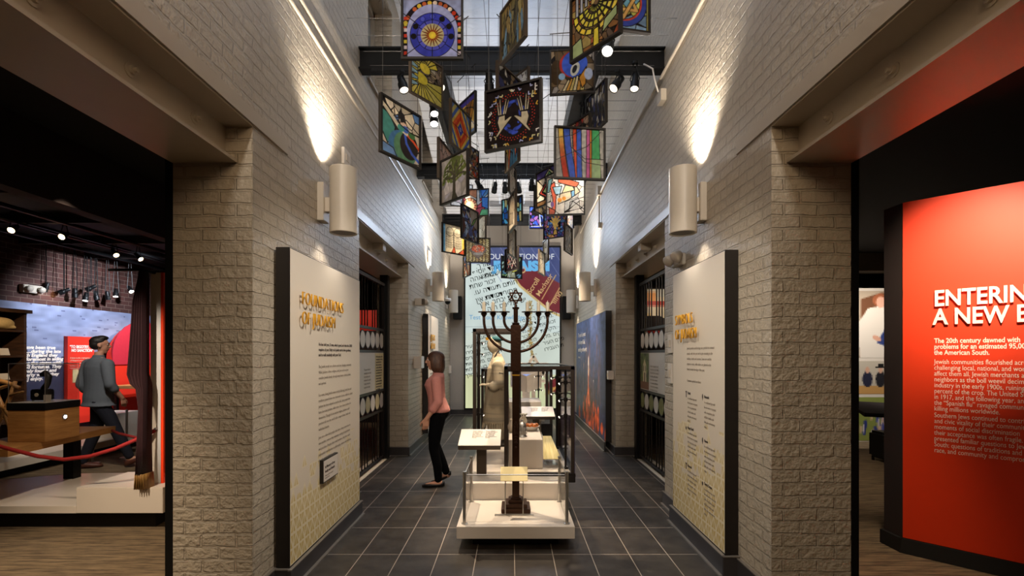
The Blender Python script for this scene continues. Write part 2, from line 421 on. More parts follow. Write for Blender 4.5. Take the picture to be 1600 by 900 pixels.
corridor_wall('left', [(6.0, 7.2), (9.6, 10.8)])
corridor_wall('right', [])
# sash windows of the upper left wall
M['pane'] = mat('frosted_pane', lin(150, 152, 150), .25, var=.1)
for i, (a, c) in enumerate([(6.0, 7.2), (9.6, 10.8)]):
    wd = MB()
    x0, x1 = -2.08, -2.0
    wd.box(x0, x1, a, a+.09, 4.95, 6.55); wd.box(x0, x1, c-.09, c, 4.95, 6.55); wd.box(x0, x1, a, c, 4.95, 5.05); wd.box(x0, x1, a, c, 6.45, 6.55)
    wd.box(x0+.01, x1, (a+c)/2-.03, (a+c)/2+.03, 5.05, 6.45); wd.box(x0+.01, x1, a, c, 5.72, 5.78); wd.box(-2.0, -1.72, a-.03, c+.03, 4.93, 4.96)
    wn = struct('window_%d' % (i+1), wd, M['steel'])
    MB().box(-2.05, -2.04, a+.05, c-.05, 5.0, 6.5).build('pane', M['pane'], wn)
# end wall and the dark enclosure of the galleries
e = MB(); e.box(-GX, GX, EY, EY+.2, 0, 8.2)
struct('wall_end', e, M['plaster'])
for s, nm in ((-1, 'left'), (1, 'right')):
    struct('wall_%s_gallery_end' % nm, MB().box(s*(GX), s*9, EY, EY+.2, 0, 3.5), M['blackwall'])
    struct('ceiling_%s' % nm, MB().box(s*(GX), s*9, Y0, EY+.2, 3.42, 3.52), M['blackwall'])
struct('wall_left_gallery', MB().box(-7.8, -7.6, Y0, EY, 0, 3.5), M['redbrick'])
struct('wall_right_gallery', MB().box(8.8, 9, Y0, EY, 0, 3.5), M['blackwall'])
struct('wall_back', MB().box(-9, 9, Y0-.2, Y0, 0, 8.2), M['plaster'])
# fabric ceiling: level over the entrance, then sloping down to the end wall
def fabric_mat():
    m, nt, b = newmat('wrinkled_fabric'); L = nt.links
    g = N(nt, 'ShaderNodeNewGeometry')
    mp = N(nt, 'ShaderNodeMapping'); L.new(g.outputs['Position'], mp.inputs[0]); mp.inputs['Rotation'].default_value = (0, 0, .7); mp.inputs['Scale'].default_value = (1, 2.6, 1)
    nz = N(nt, 'ShaderNodeTexNoise'); nz.inputs['Scale'].default_value = 2.6; nz.inputs['Detail'].default_value = 6; nz.inputs['Distortion'].default_value = .6
    L.new(mp.outputs[0], nz.inputs['Vector'])
    b.inputs['Base Color'].default_value = lin(214, 216, 222); b.inputs['Roughness'].default_value = .7
    bp = N(nt, 'ShaderNodeBump'); bp.inputs['Strength'].default_value = .9; bp.inputs['Distance'].default_value = .09
    L.new(nz.outputs['Fac'], bp.inputs['Height']); L.new(bp.outputs[0], b.inputs['Normal']); return m
M['fabric'] = fabric_mat()
cl = MB(); prof = [(Y0, 6.9), (6.6, 6.9), (7.6, 6.82), (9, 6.44), (11, 5.85), (EY, 5.22)]
for (ya, za), (yb, zb) in zip(prof[:-1], prof[1:]):
    cl.hexa([(-1.76, ya, za), (1.76, ya, za), (1.76, yb, zb), (-1.76, yb, zb), (-1.76, ya, za+.08), (1.76, ya, za+.08), (1.76, yb, zb+.08), (-1.76, yb, zb+.08)])
struct('ceiling', cl, M['fabric'])

# skirtings
def skirt(name, pts, h=.14, t=.02):
    b = MB()
    for (x0, y0), (x1, y1) in zip(pts[:-1], pts[1:]):
        d = Vector((x1-x0, y1-y0, 0)).normalized(); n = Vector((-d.y, d.x, 0))*t   # left of travel = room side
        a, c = Vector((x0, y0, 0))-d*0, Vector((x1, y1, 0))+d*t
        for tt, hh, m in ((1, h-.008, 0), (1.15, h, 1), (2.1, .012, 1)):
            n2 = n*tt; z0 = h-.008 if m and hh == h else 0
            b.hexa([a+Vector((0, 0, z0)), c+Vector((0, 0, z0)), c+n2+Vector((0, 0, z0)), a+n2+Vector((0, 0, z0)), a+Vector((0, 0, hh)), c+Vector((0, 0, hh)), c+n2+Vector((0, 0, hh)), a+n2+Vector((0, 0, hh))], m)
    return struct(name, b, [M['slate'], M['trimedge']])
e = .001
# travel direction keeps the corridor on the left-hand side
skirt('baseboard_left', [(-WX+e, 5.26), (-WX+e, 3.1)])
skirt('baseboard_left_far', [(-WX+e, EY), (-WX+e, 7.76-e), (-1.96, 7.76-e)])
skirt('baseboard_right', [(WX-e, 3.1), (WX-e, 5.26)])
skirt('baseboard_right_far', [(1.96, 7.76-e), (WX-e, 7.76-e), (WX-e, EY)])
skirt('baseboard_end', [(WX-.03, EY-e), (-WX+.03, EY-e)])
# steel lintels over the openings
k = 0
for s, nm in ((-1, 'left'), (1, 'right')):
    for (ya, yb, pa, pb) in ((Y0, 3.1, Y0, 3.57), (5.26, 7.76, 4.8, 8.21)):
        k += 1
        b = MB(); B = lambda xa, xb, *r: b.box(s*xa, s*xb, *r)
        B(WX-.012, WX+.14, pa, pb, ZL, ZL+.09)
        B(WX-.0, 1.80, ya, yb, ZL-.012, ZL-.001); B(1.80, GX, ya, yb, 2.82, ZL-.012); B(1.725, GX+.004, ya, yb, 2.80, 2.82)
        t = struct('trim_%d' % k, b, M['steel'])
        ys = [1.374+.474*i for i in range(-1, 4)] if ya < 3 else [5.7, 6.15, 6.6, 7.05, 7.5]
        for y in ys:
            q = MB(); q.lathe([(.034, 0), (.034, .006), (.02, .007), (.02, .022), (.011, .023), (.011, .04), (0, .04)], (s*1.80, y, 2.936), 12, axis=(-s, 0, 0))
            q.build('bolt', M['steel'], t, auto=True)
        if ya > 3:
            MB().box(s*1.66, s*1.79, 6.35, 6.5, ZL-.1, ZL-.013).build('junction_box', M['steel'], t)
# black jamb frames of the near openings
for s, nm in ((-1, 'left'), (1, 'right')):
    struct('door_frame_%s' % nm, MB().box(s*(GX-.0), s*(GX+.05), 3.1, 3.15, 0, 3.4).box(s*(GX+.005), s*(GX+.03), 3.15, 3.17, 0, 3.4), M['black'])
    struct('trim_threshold_%s' % nm, MB().box(s*1.9, s*2.12, 5.26, 7.74, 0, .006), M['cream'])
# black roof beams
for i, (y, xw) in enumerate(((5.67, 1.76), (9.1, 1.76), (12.4, 1.76))):
    b = MB(); b.box(-xw, xw, y, y+.03, 4.86, 5.10); b.box(-xw, xw, y-.05, y+.1, 4.855, 4.872); b.box(-xw, xw, y-.05, y+.1, 5.088, 5.105)
    struct('ceiling_beam_%d' % (i+1), b, M['black'])
for s, nm in ((-1, 'left'), (1, 'right')):
    b = MB(); b.box(s*.78, s*1.02, 5.72, 9.05, 4.87, 4.885); b.box(s*.78, s*.80, 5.72, 9.05, 4.885, 5.1); b.box(s*1.0, s*1.02, 5.72, 9.05, 4.885, 5.1)
    struct('ceiling_girder_%s' % nm, b, M['black'])
    struct('trim_pipe_rail_%s' % nm, (MB().tube([(-WX-.002, Y0, 4.2), (-WX-.002, EY, 4.2)], .018, 8).tube([(-WX-.002, Y0, 4.33), (-WX-.002, EY, 4.33)], .018, 8)) if s < 0 else
           MB().tube([(WX-.02, Y0, 4.6), (WX-.02, 7.4, 4.58), (WX-.02, 10.2, 4.50), (WX-.02, 11.6, 4.45)], .016, 8), M['steel'])
# conduit drop on the right wall
cz = thing('conduit', (1.6, 9.05, 4.05), 'grey conduit drop with a junction box on the right upper wall', 'conduit')
MB().tube([(1.6, 9.05, 4.62), (1.6, 9.05, 3.98)], .012, 8).build('pipe', M['steel'], cz)
MB().box(1.56, 1.629, 8.98, 9.12, 4.5, 4.66).build('junction_box', M['steel'], cz); MB().box(1.57, 1.629, 8.99, 9.11, 3.9, 4.0).build('outlet_box', M['steel'], cz)
wt = thing('junction_box', (1.6, 4.95, 4.4), 'white conduit box with a looped white cable by the black roof beam', 'electrical box')
MB().box(1.57, 1.628, 5.2, 5.34, 4.28, 4.4).build('box', M['steel'], wt)
MB().tube([(1.56, 5.27, 4.4), (1.53, 5.3, 4.55), (1.54, 5.4, 4.72), (1.47, 5.5, 4.83)], .009, 6).build('cable', M['white'], wt, smooth=True)
# cable mesh the panels hang from
ms = MB(); zt = 4.855
for i in range(-4, 5): ms.tube([(i*.26, 2.6, zt), (i*.26, 12.3, zt)], .0022, 5)
for j in range(38): ms.tube([(-1.6, 2.7+.26*j, zt-.004), (1.6, 2.7+.26*j, zt-.004)], .0022, 5)
tag(ms.build('cable_mesh', M['cable']), 'square grid of thin steel cables stretched under the roof beams', 'cable mesh')
# ---------------------------------------------------------------- wall lamps
def sconce(s, y, xax, label, up=80, down=10):
    t = thing('wall_sconce', (s*xax, y, 2.62), label, 'wall lamp', 'cylinder wall lamps')
    r = .114; z0, z1 = 2.62, 3.17
    b = MB(); ax = (s*xax, y, 0)
    b.lathe([(r-.012, z0+.08), (r-.012, z0+.004), (r-.006, z0), (r, z0+.004), (r, z1), (r-.004, z1+.003), (r-.012, z1), (r-.012, z1-.1)], ax, 32)
    b.build('shade', M['sconce'], t, auto=True)
    MB().lathe([(.0, z0+.06), (.04, z0+.06), (.098, z0+.012), (.1, z0+.02), (.05, z0+.075), (0, z0+.08)], ax, 24).build('reflector', M['stainless'], t, smooth=True)
    MB().lathe([(0, z0+.052), (.03, z0+.052), (.03, z0+.056), (0, z0+.056)], ax, 16).build('lower_lens', M['lens_dim'], t)
    MB().lathe([(0, z1-.09), (.1, z1-.09), (.1, z1-.08), (0, z1-.08)], ax, 20).build('upper_lens', M['lens'], t)
    MB().box(s*(WX-.001), s*(WX-.055), y-.07, y+.07, z0+.1, z0+.42).build('wall_plate', M['sconce'], t, bevel=.004)
    MB().box(s*(xax+r-.01), s*(WX-.05), y-.035, y+.035, z0+.18, z0+.3).build('bracket', M['sconce'], t, bevel=.003)
    add_light('sconce_up', 'SPOT', (s*(xax+.055), y, z1-.02), (s*(xax+.11), y, 4.1), up, NEUT, .012, 110, 1.0, parent=t)
    add_light('sconce_down', 'SPOT', (s*(xax+.02), y, z0+.045), (s*(xax+.02), y, 0), down, NEUT, .03, 110, .9, parent=t)
sconce(-1, 4.19, 1.43, 'near left white cylinder lamp above the cream foundations panel', 120, 11)
sconce(1, 4.19, 1.45, 'near right white cylinder lamp above the cream symbols panel', 120, 11)
sconce(-1, 9.55, 1.43, 'white cylinder lamp on far left wall above the small cream panel', 95)
sconce(1, 9.55, 1.41, 'white cylinder lamp on far right wall above the flame mural', 95)
sconce(-1, 12.2, 1.45, 'last white cylinder lamp on left wall beside the tall screen', 85)
sconce(1, 12.2, 1.46, 'last white cylinder lamp on right wall beside the tall screen', 85)

# ---------------------------------------------------------------- track spotlights
def rot_to(d): return Vector(d).normalized().to_track_quat('Z', 'Y').to_matrix()
def spotlight(loc, d, label, lens='lens', L=.2, r=.055, stem=.12, group=None, power=0, col=WARM, cone=40, parent_group='track spotlights', blend=.6, yoke=True, aim=None):
    """can centred on loc, mouth towards d, hung on a stem from above"""
    loc = Vector(loc); d = (Vector(aim)-loc).normalized() if aim is not None else Vector(d).normalized()
    t = thing('track_spotlight', loc, label, 'spotlight', group or parent_group)
    b = MB(); ax = d
    b.lathe([(r*.55, -L*.55), (r*.7, -L*.5), (r*.75, -L*.1), (r*.78, -.0), (r, .01), (r, L*.5), (r*.9, L*.5), (r*.88, L*.44)], loc, 18, axis=ax)
    b.build('housing', M['black'], t, auto=True)
    MB().lathe([(0, L*.42), (r*.88, L*.42), (r*.88, L*.45), (0, L*.45)], loc, 18, axis=ax).build('lens', M[lens], t)
    q = MB(); top = loc+Vector((0, 0, stem)); side = d.cross(Vector((0, 0, 1)))
    side = side.normalized() if side.length > .05 else Vector((1, 0, 0))
    for k in (-1, 1): q.tube([loc+side*k*(r*.8), loc+side*k*(r*1.05)+Vector((0, 0, .03)), top-Vector((0, 0, .03))+side*k*.012], .006, 6)
    q.build('yoke', M['black'], t)
    MB().lathe([(.012, -.03), (.016, -.03), (.016, 0), (.035, .0), (.035, .03), (0, .03)], top, 10).build('mount', M['black'], t)
    if power: add_light('spot', 'SPOT', loc+d*(L*.52), loc+d, power*1.25, col, .03, cone, blend, parent=t)
    return t
# tracks under the beams
for i, (y, nm) in enumerate(((5.6, 'first'), (9.02, 'second'), (12.3, 'third'))):
    b = MB(); b.box(-1.6, 1.6, y, y+.035, 4.815, 4.85); b.box(-1.6, 1.6, y+.01, y+.025, 4.80, 4.815)
    tag(b.build('lighting_track', M['black']), 'black lighting track under the %s roof beam' % nm, 'lighting track')
for s, nm in ((-1, 'left'), (1, 'right')):
    tag(MB().box(s*.93, s*.965, 5.75, 9.0, 4.81, 4.848).build('lighting_track', M['black']), 'black lighting track along the %s roof girder' % nm, 'lighting track')
spotlight(P(951, 70, 4.45), (-.2, -.5, -.8), 'bright spotlight under the yellow lamp panel at upper right', L=.24, r=.052, power=0)
spotlight(P(992, 128, 5.6), (-.15, -.35, -1), 'black spotlight hanging from first beam near the right wall', L=.22, r=.05, stem=.2, lens='lens_dim')
spotlight(P(678, 170, 5.9), (.12, -.35, -.8), 'lit spotlight just above its twin, below the sun ray panel', L=.18, r=.05, stem=.5)
spotlight(P(678, 187, 6.4), (.1, -.4, -.8), 'lit spotlight just below its twin, behind the whale panel', L=.18, r=.055, stem=.5)
for px, w_ in ((773, 'leftmost'), (789, 'middle'), (810, 'rightmost')):
    spotlight(P(px, 293, 9.0), ((px-790)*.008, -.3, -1), w_+' of the three black spotlights hanging from the second beam', L=.2, r=.05, stem=.22, lens='black')
spotlight(P(796, 360, 12.2), (0, -.4, -1), 'small black spotlight hanging from the third beam above the screen', L=.18, r=.05, stem=.15, lens='black')
spotlight(P(909, 287, 6.3), (-.25, -.9, -.35), 'glaring spotlight below the rainbow stripe panel', L=.16, r=.05, stem=1.0, power=12, col=NEUT, cone=80)
spotlight((-1.25, 5.62, 4.68), (0, 0, 0), 'black spotlight at the left end of first beam, aimed at centre platform', power=330, cone=26, aim=(0.03, 4.5, .5), lens='lens_dim')
spotlight((.62, 5.62, 4.68), (0, 0, 0), 'black spotlight right of centre on first beam aimed at platform', power=200, cone=26, aim=(-.1, 4.9, .4), lens='lens_dim')
spotlight((.95, 8.0, 4.7), (0, 0, 0), 'black spotlight on right girder aimed at the glass cases', power=230, cone=36, aim=(.1, 6.6, .7), lens='lens_dim')
spotlight((-.95, 8.4, 4.7), (0, 0, 0), 'black spotlight on left girder aimed at the glass cases', power=300, cone=40, aim=(-.1, 7.0, 1.2), lens='lens_dim')
spotlight((.95, 6.6, 4.7), (0, 0, 0), 'black spotlight on right girder aimed at woman by left wall', power=170, cone=30, aim=(-1.1, 6.4, .9), lens='lens_dim')
spotlight((1.2, 5.62, 4.68), (0, 0, 0), 'black spotlight on first beam aimed at the foundations panel', cone=42, aim=(-1.5, 4.0, .8), lens='lens_dim')  # no spot inside; an added unseen spot lights that panel
spotlight((-.85, 5.62, 4.68), (0, 0, 0), 'black spotlight on first beam aimed at the symbols panel', cone=42, aim=(1.5, 4.0, .8), lens='lens_dim')  # no spot inside either; its panel gets an added unseen spot
spotlight((-.6, 9.02, 4.68), (0, 0, 0), 'black spotlight on second beam lighting the flame mural', power=330, cone=44, aim=(1.5, 9.6, 1.0), lens='lens_dim')
spotlight((.6, 9.02, 4.68), (0, 0, 0), 'black spotlight on second beam lighting the far left panel', power=170, cone=34, aim=(-1.5, 9.6, 1.4), lens='lens_dim')
spotlight((.36, 9.02, 4.68), (0, 0, 0), 'added black spotlight at the middle of second beam lighting the far glass case', power=200, cone=40, aim=(.3, 9.9, .9), lens='lens_dim')  # fixture and spot added to brighten the star and far case
add_light('panel_spot_left', 'SPOT', (.3, 2.6, 3.85), (-1.5, 4.1, .85), 170, NEUT, .05, 56, 1.0)  # unseen spot added overhead to brighten the left cream panel
add_light('panel_spot_right', 'SPOT', (-.3, 2.6, 3.85), (1.5, 4.1, .85), 170, NEUT, .05, 56, 1.0)  # the same added spot, unseen, for the right cream panel
spotlight((-.26, 5.62, 4.68), (0, 0, 0), 'added black spotlight left of centre on first beam aimed at mannequin case', power=330, cone=30, aim=(-.2, 7.0, 1.2), lens='lens_dim')  # fixture and spot added to brighten the mannequin
# unseen spots added behind the camera to light the hanging panels
add_light('art_wash_left', 'SPOT', (-1.2, -.6, 4.4), (-.5, 5.2, 3.6), 150, NEUT, .1, 60, .8)
add_light('art_wash_right', 'SPOT', (1.2, -.6, 4.4), (.5, 5.2, 3.6), 150, NEUT, .1, 60, .8)

# ---------------------------------------------------------------- the cream text panels
def lattice(w, h, seed, hi):
    """cream sheet whose lower part carries a gold lattice of triangles that thins out upwards"""
    R = Ras(int(w*150), int(h*150), (222, 209, 190), 2)
    a = w/h; r = np.random.RandomState(seed)
    U = (R.u/a+1)/2*w; V = (R.v+1)/2*h
    su, sv = .095, .105; row = np.floor(V/sv); fu = U/su+.5*(row % 2)
    ti = np.floor(fu); fx = fu-ti; fy = V/sv-row
    up = np.abs(fx-.5) < (1-fy)/2
    idx = (ti.astype(int)*7+row.astype(int)*131+up.astype(int)*57) % 997
    keep = r.uniform(0, 1, 997)[idx] < np.clip((hi-V)/hi*1.7, 0, 1)
    half = np.abs(np.where(up, fx-.5, ((fx+.5) % 1)-.5))
    edge = np.minimum(np.abs(np.abs(fx-.5)-(1-fy)/2)*1.0, np.minimum(fy, 1-fy)) < .085
    line = edge | (half < .06)
    f = np.clip(1.15-V/hi*.75, .15, 1)[..., None]
    gold = np.array((204, 176, 98)); base = np.array((222, 209, 190))
    m = (keep & (V < hi))[..., None]
    R.a = np.where(m, base*(1-f)+gold*f, R.a)
    R.a = np.where((line & (V < hi*.95) & keep)[..., None], base*.25+np.array((236, 222, 186))*.75, R.a)
    return R
def wall_panel(s, x, y0, y1, z0, z1, label, pic, t=.095, cat='exhibit panel'):
    th = thing('information_board', (s*(x+t/2), (y0+y1)/2, z0), label, cat)
    MB().box(s*x, s*(x+t-.002), y0, y1, z0, z1).build('body', M['frame_dark'], th)
    right = (0, -s, 0)
    if pic is not None: picture('face', pic, y1-y0-.012, z1-z0-.012, frame4((s*(x-.002), (y0+y1)/2, (z0+z1)/2), right, (0, 0, 1)), M['print'], th, local=False)
    return th
LX = 1.52
lp = wall_panel(-1, LX, 3.37, 4.92, .14, 2.33, 'large cream foundations of judaism panel on the left brick pier', lattice(1.55, 2.19, 3, .78))
rt, up = (0, 1, 0), (0, 0, 1); xl = -LX+.003
def lt(py, px=None, d=None): return (xl, d if d else LX*F/(VX-px), 0)
text('FOUNDATIONS', .138, (xl, 3.50, 1.953), rt, up, M['gold'], lp, 'title_letters', .005, -.0028, sx=.83, lift=.022, spc=1.08)
text('OF JUDAISM', .138, (xl, 3.50, 1.812), rt, up, M['gold'], lp, 'title_letters', .005, -.0028, sx=.83, lift=.022, spc=1.08)
b1 = 'He has told you, O man, what is good, and what the LORD\nrequires of you: Only to do justice and to love goodness,\nand to walk modestly with your God.'
text(b1, .0335, (xl, 3.87, 1.665), rt, up, M['ink'], lp, 'quotation', .0006, .0004, ls=1.25)
b2 = 'The Jewish people are a diverse and ever changing community.\nWhile Judaism is first a religion, both Jews and non-Jews\nconsider Jewish identity through many lenses: cultural, ethnic,\nand spiritual.'
text(b2, .031, (xl, 3.87, 1.49), rt, up, M['ink_grey'], lp, 'paragraph', .0006, 0, ls=1.45)
b3 = 'For some, being Jewish means strictly following Jewish law and\ntraditions passed down over thousands of years, while for others\nJudaism has been adapted to modern life. Some people have\nbeen born into Judaism, while others have chosen Judaism for\nthemselves. Though it is an ancient religion, Judaism is still\npracticed all over the world with a range of rites, rituals and\nindividual choices.'
text(b3, .031, (xl, 3.87, 1.265), rt, up, M['ink_grey'], lp, 'paragraph', .0006, 0, ls=1.45)
b4 = 'Jews are a close-knit people who have a deep connection to\none another, even as they maintain a variety of experiences\nand practices. Despite their small numbers, they have made\nsubstantial contributions to philosophy, science and medicine,\nthe arts, and activism.'
text(b4, .031, (xl, 3.87, .93), rt, up, M['ink_grey'], lp, 'paragraph', .0006, 0, ls=1.45)
# small framed plaque fixed on it
pq = thing('plaque', (-LX+.02, 4.05, .575), 'small framed credit plaque mounted low on the foundations panel', 'plaque')
MB().box(-LX+.003, -LX+.032, 3.89, 4.22, .575, .76).build('frame', M['frame_dark'], pq, bevel=.002)
MB().box(-LX+.031, -LX+.034, 3.90, 4.21, .585, .75).build('plate', M['white'], pq)
text('In Memory of our\nfamily and friends', .03, (-LX+.035, 3.92, .69), rt, up, M['ink'], pq, 'lettering', .0005, .0004, ls=1.2)
text('With gratitude for support\nof the museum', .016, (-LX+.035, 3.92, .625), rt, up, M['ink_grey'], pq, 'lettering', .0005, 0, ls=1.2)

RX = 1.535
rp = wall_panel(1, RX, 3.55, 4.70, .155, 2.35, 'large cream symbols of judaism panel on the right brick pier', lattice(1.15, 2.19, 8, .9))
rt2 = (0, -1, 0); xr = RX-.003
def ry(px): return RX*F/(px-VX)
text('SYMBOLS', .135, (xr, ry(1060), 1.86), rt2, up, M['gold'], rp, 'title_letters', .005, -.0028, sx=.72, lift=.022, spc=1.1)
text('OF JUDAISM', .135, (xr, ry(1060), 1.73), rt2, up, M['gold'], rp, 'title_letters', .005, -.0028, sx=.66, lift=.022, spc=1.1)
text('Jewish practice and heritage use symbols to connect\npeople with their past and to give meaning to the\nholidays, rituals and customs. Some are used in\nprayer or worn, while others are placed in the\nhome to mark the days of the year.', .03, (xr, ry(1074), 1.64), rt2, up, M['ink_grey'], rp, 'paragraph', .0006, 0, ls=1.5, sx=.92)
text('Common symbols are these:', .03, (xr, ry(1074), 1.36), rt2, up, M['ink_grey'], rp, 'paragraph', .0006, 0, sx=.92)
it = [(1075, 1.25, 'Tzitzit', 0), (1101, 1.25, 'Mezuzah', 1), (1075, .95, 'Magen David', 2), (1101, .90, 'Hamsa', 1), (1075, .62, 'Menorah', 0), (1101, .56, 'Torah Crown', 2)]
for px, z, wd, kd in it:
    y = ry(px)
    text(wd, .03, (xr, y, z), rt2, up, M['ink'], rp, 'heading', .0006, .0008, sx=.9)
    text('is a traditional sign used\nfor the home or at prayer,\nwith a long history that\nstill links families with\nfaith, place and memory\ntoday.', .026, (xr, y, z-.042), rt2, up, M['ink_grey'], rp, 'paragraph', .0006, 0, ls=1.5, sx=.82)
    q = MB(); cy, czz = y+.035, z+.005
    if kd == 0: q.box(xr-.001, xr, cy-.016, cy+.016, czz+.008, czz+.02).box(xr-.001, xr, cy-.008, cy+.008, czz-.035, czz+.008)
    elif kd == 1: q.prism([(0, -.03), (.012, 0), (.006, .022), (-.006, .022), (-.012, 0)], 0, .001, M=frame4((xr, cy, czz), rt2, up))
    else:
        for a in (0, PI/3): q.prism([(.018*math.sin(a+i*2*PI/3), .018*math.cos(a+i*2*PI/3)) for i in range(3)], 0, .001+a*.001, M=frame4((xr, cy, czz-.005), rt2, up))
    q.build('symbol', M['ink'], rp)
# skirting around the panels
skirt('baseboard_left_panel', [(-LX+.004, 4.935), (-LX+.004, 3.355)], h=.138, t=.022)
skirt('baseboard_left_panel_side', [(-LX+.004, 3.365), (-WX, 3.365)], h=.138, t=.02)
skirt('baseboard_right_panel', [(RX-.004, 3.535), (RX-.004, 4.715)], h=.153, t=.022)
skirt('baseboard_right_panel_side', [(WX, 3.545), (RX-.004, 3.545)], h=.153, t=.02)

# far left panel and far right mural
fp = wall_panel(-1, LX, 8.94, 10.15, .16, 2.33, 'narrow cream text panel on the far left wall beyond the woman', Ras(12, 20, (216, 204, 188), 1))
text('JEWISH\nDESIGN', .14, (xl, 9.1, 1.86), rt, up, M['gold'], fp, 'title_letters', .008, .005, ls=1.15, sx=.9, lift=.02)
text('A people spread across\nmany lands, Jews adapted\ntheir arts to local forms\nand kept a shared\nlanguage of symbols.', .05, (xl, 9.15, 1.5), rt, up, M['ink_grey'], fp, 'paragraph', .0006, 0, ls=1.4)
def flame():
    R = Ras(120, 75, (58, 66, 102), 2); r = np.random.RandomState(4)
    R.a = (np.array((70, 84, 132))*(.5+.5*np.clip((R.v+.2)/1.0, 0, 1))[..., None]+np.array((26, 26, 40))*(.5-.5*np.clip(R.v+.2, -1, 1))[..., None])
    for i in range(26):
        x = r.uniform(-1.2, 1.2); y = r.uniform(-.6, .5); h = r.uniform(.1, .5)
        R.put((np.abs(R.u-x-.03*np.sin(R.v*9+i)) < .03+.03*r.rand()) & (np.abs(R.v-y) < h), (150, 84, 74), .32)
    for i in range(46):
        x = r.normal(.1, .55); y = -.95+r.uniform(0, .55)*math.exp(-(x-.1)**2*1.2)
        R.ell(x, y, r.uniform(.04, .13), r.uniform(.08, .22), tuple(np.array((206, 84, 40))*r.uniform(.45, 1.15)), r.uniform(-.6, .6))
    for i in range(30):
        x = r.normal(.1, .6); y = r.uniform(-.95, -.45); R.pl([(x, y), (x+r.uniform(-.1, .1), y+.15), (x+r.uniform(-.1, .1), y+.25)], (60, 26, 22), .014)
    R.put((np.abs(R.u-.02-.02*np.sin(R.v*6)) < .05) & (R.v > -.6) & (R.v < .1), (222, 120, 76), .8)
    R.ell(.02, .12, .05, .2, (250, 196, 150)); R.ell(.02, .16, .025, .13, (255, 244, 226)); R.ell(-.55, .1, .03, .07, (226, 160, 130)); R.circ(.55, -.14, .02, (250, 230, 210))
    return R.noise(5, .25, 40)
fm = wall_panel(1, RX, 8.08, 11.75, .164, 2.31, 'big dark blue flame mural with orange embers on the far right wall', flame(), cat='mural')
text('The soul of a person\nis the lamp of God,\nsearching out the spirit', .13, (xr, 11.4, 1.98), rt2, up, M['whiteink'], fm, 'quotation', .0008, .002, ls=1.25, sx=1.05)
text('PROVERBS 20:27', .05, (xr, 11.4, 1.5), rt2, up, M['whiteink'], fm, 'quotation', .0008, 0, sx=1.05)
skirt('baseboard_right_mural', [(RX-.004, 8.07), (RX-.004, 11.76)], h=.16, t=.022)

# ---------------------------------------------------------------- wall fittings
def plate(loc, sz, label, cat='switch plate', name='switch_plate', m='steel', fit=True):
    t = thing(name, loc, label, cat); x, y, z = loc; s = 1 if x > 0 else -1
    MB().box(s*(WX-.001), s*(WX-sz[0]), y-sz[1]/2, y+sz[1]/2, z, z+sz[2]).build('cover', M[m], t, bevel=.003)
    if fit: MB().box(s*(WX-sz[0]), s*(WX-sz[0]-.008), y-sz[1]*.25, y+sz[1]*.25, z+sz[2]*.3, z+sz[2]*.7).build('insert', M['cream'], t, bevel=.002)
plate((WX, 5.05, 1.61), (.02, .12, .19), 'upper grey plate beside the right gate opening', m='white')
plate((WX, 5.05, 1.30), (.02, .12, .2), 'lower grey plate beside the right gate opening', m='white')
plate((-WX, 4.8, 3.42), (.03, .18, .16), 'small white access plate above the near left cylinder lamp', 'access plate', 'access_plate', m='white')
plate((-WX, 9.62, 3.35), (.03, .3, .24), 'small lit access plate above far left cylinder lamp', 'access plate', 'access_plate', m='white')
plate((-WX, 8.3, 1.36), (.13, .26, .2), 'pale box on the left wall beside the woman head', 'wall box', 'wall_box', m='white', fit=False)
plate((-WX, 12.75, 1.1), (.06, .12, .2), 'small outlet box at the far end of the left wall', 'outlet box', 'outlet_box', m='white')
plate((WX, 7.95, 1.19), (.09, .12, .14), 'small pale outlet box at the near edge of flame mural', 'outlet box', 'outlet_box', m='white')
# wall camera and dome camera on the left
wc = thing('wall_camera', (-WX, 8.3, 2.4), 'beige box camera with round lens on the left wall', 'camera')
MB().box(-WX+.001, -WX+.17, 8.25, 8.37, 2.41, 2.53).build('body', M['sconce'], wc, bevel=.006)
MB().lathe([(.05, 0), (.05, .03), (.035, .05), (0, .055)], (-WX+.17, 8.31, 2.47), 16, axis=(1, -.1, 0)).build('lens', M['cream'], wc, smooth=True)
MB().box(-WX+.12, -WX+.172, 8.24, 8.249, 2.42, 2.52).build('lens_shade', M['frame'], wc)
dc = thing('dome_camera', (-WX+.15, 11.2, 2.72), 'small dome camera with dark bubble on the left wall', 'camera')
MB().box(-WX+.001, -WX+.16, 11.15, 11.25, 2.86, 2.92).build('bracket', M['white'], dc)
MB().lathe([(.07, .86-.86+2.86), (.08, 2.84), (.08, 2.80), (.07, 2.79)], (-WX+.17, 11.2, 0), 16).build('collar', M['white'], dc, smooth=True)
MB().ell((-WX+.17, 11.2, 2.79), (.065, .065, .07)).build('bubble', M['black'], dc, smooth=True)
# emergency light above the right panel
el = thing('emergency_light', (WX-.06, 4.72, 2.42), 'beige twin-head emergency light above the right cream panel', 'emergency light')
MB().box(WX-.001, WX-.07, 4.62, 4.85, 2.44, 2.55).build('battery_box', M['sconce'], el, bevel=.008)
for y in (4.56, 4.78):
    MB().lathe([(.03, -.05), (.05, -.01), (.055, .02), (.048, .03), (0, .026)], (WX-.11, y, 2.5), 16, axis=(-.7, -.2, -.5)).build('lamp_head', M['sconce'], el, smooth=True)
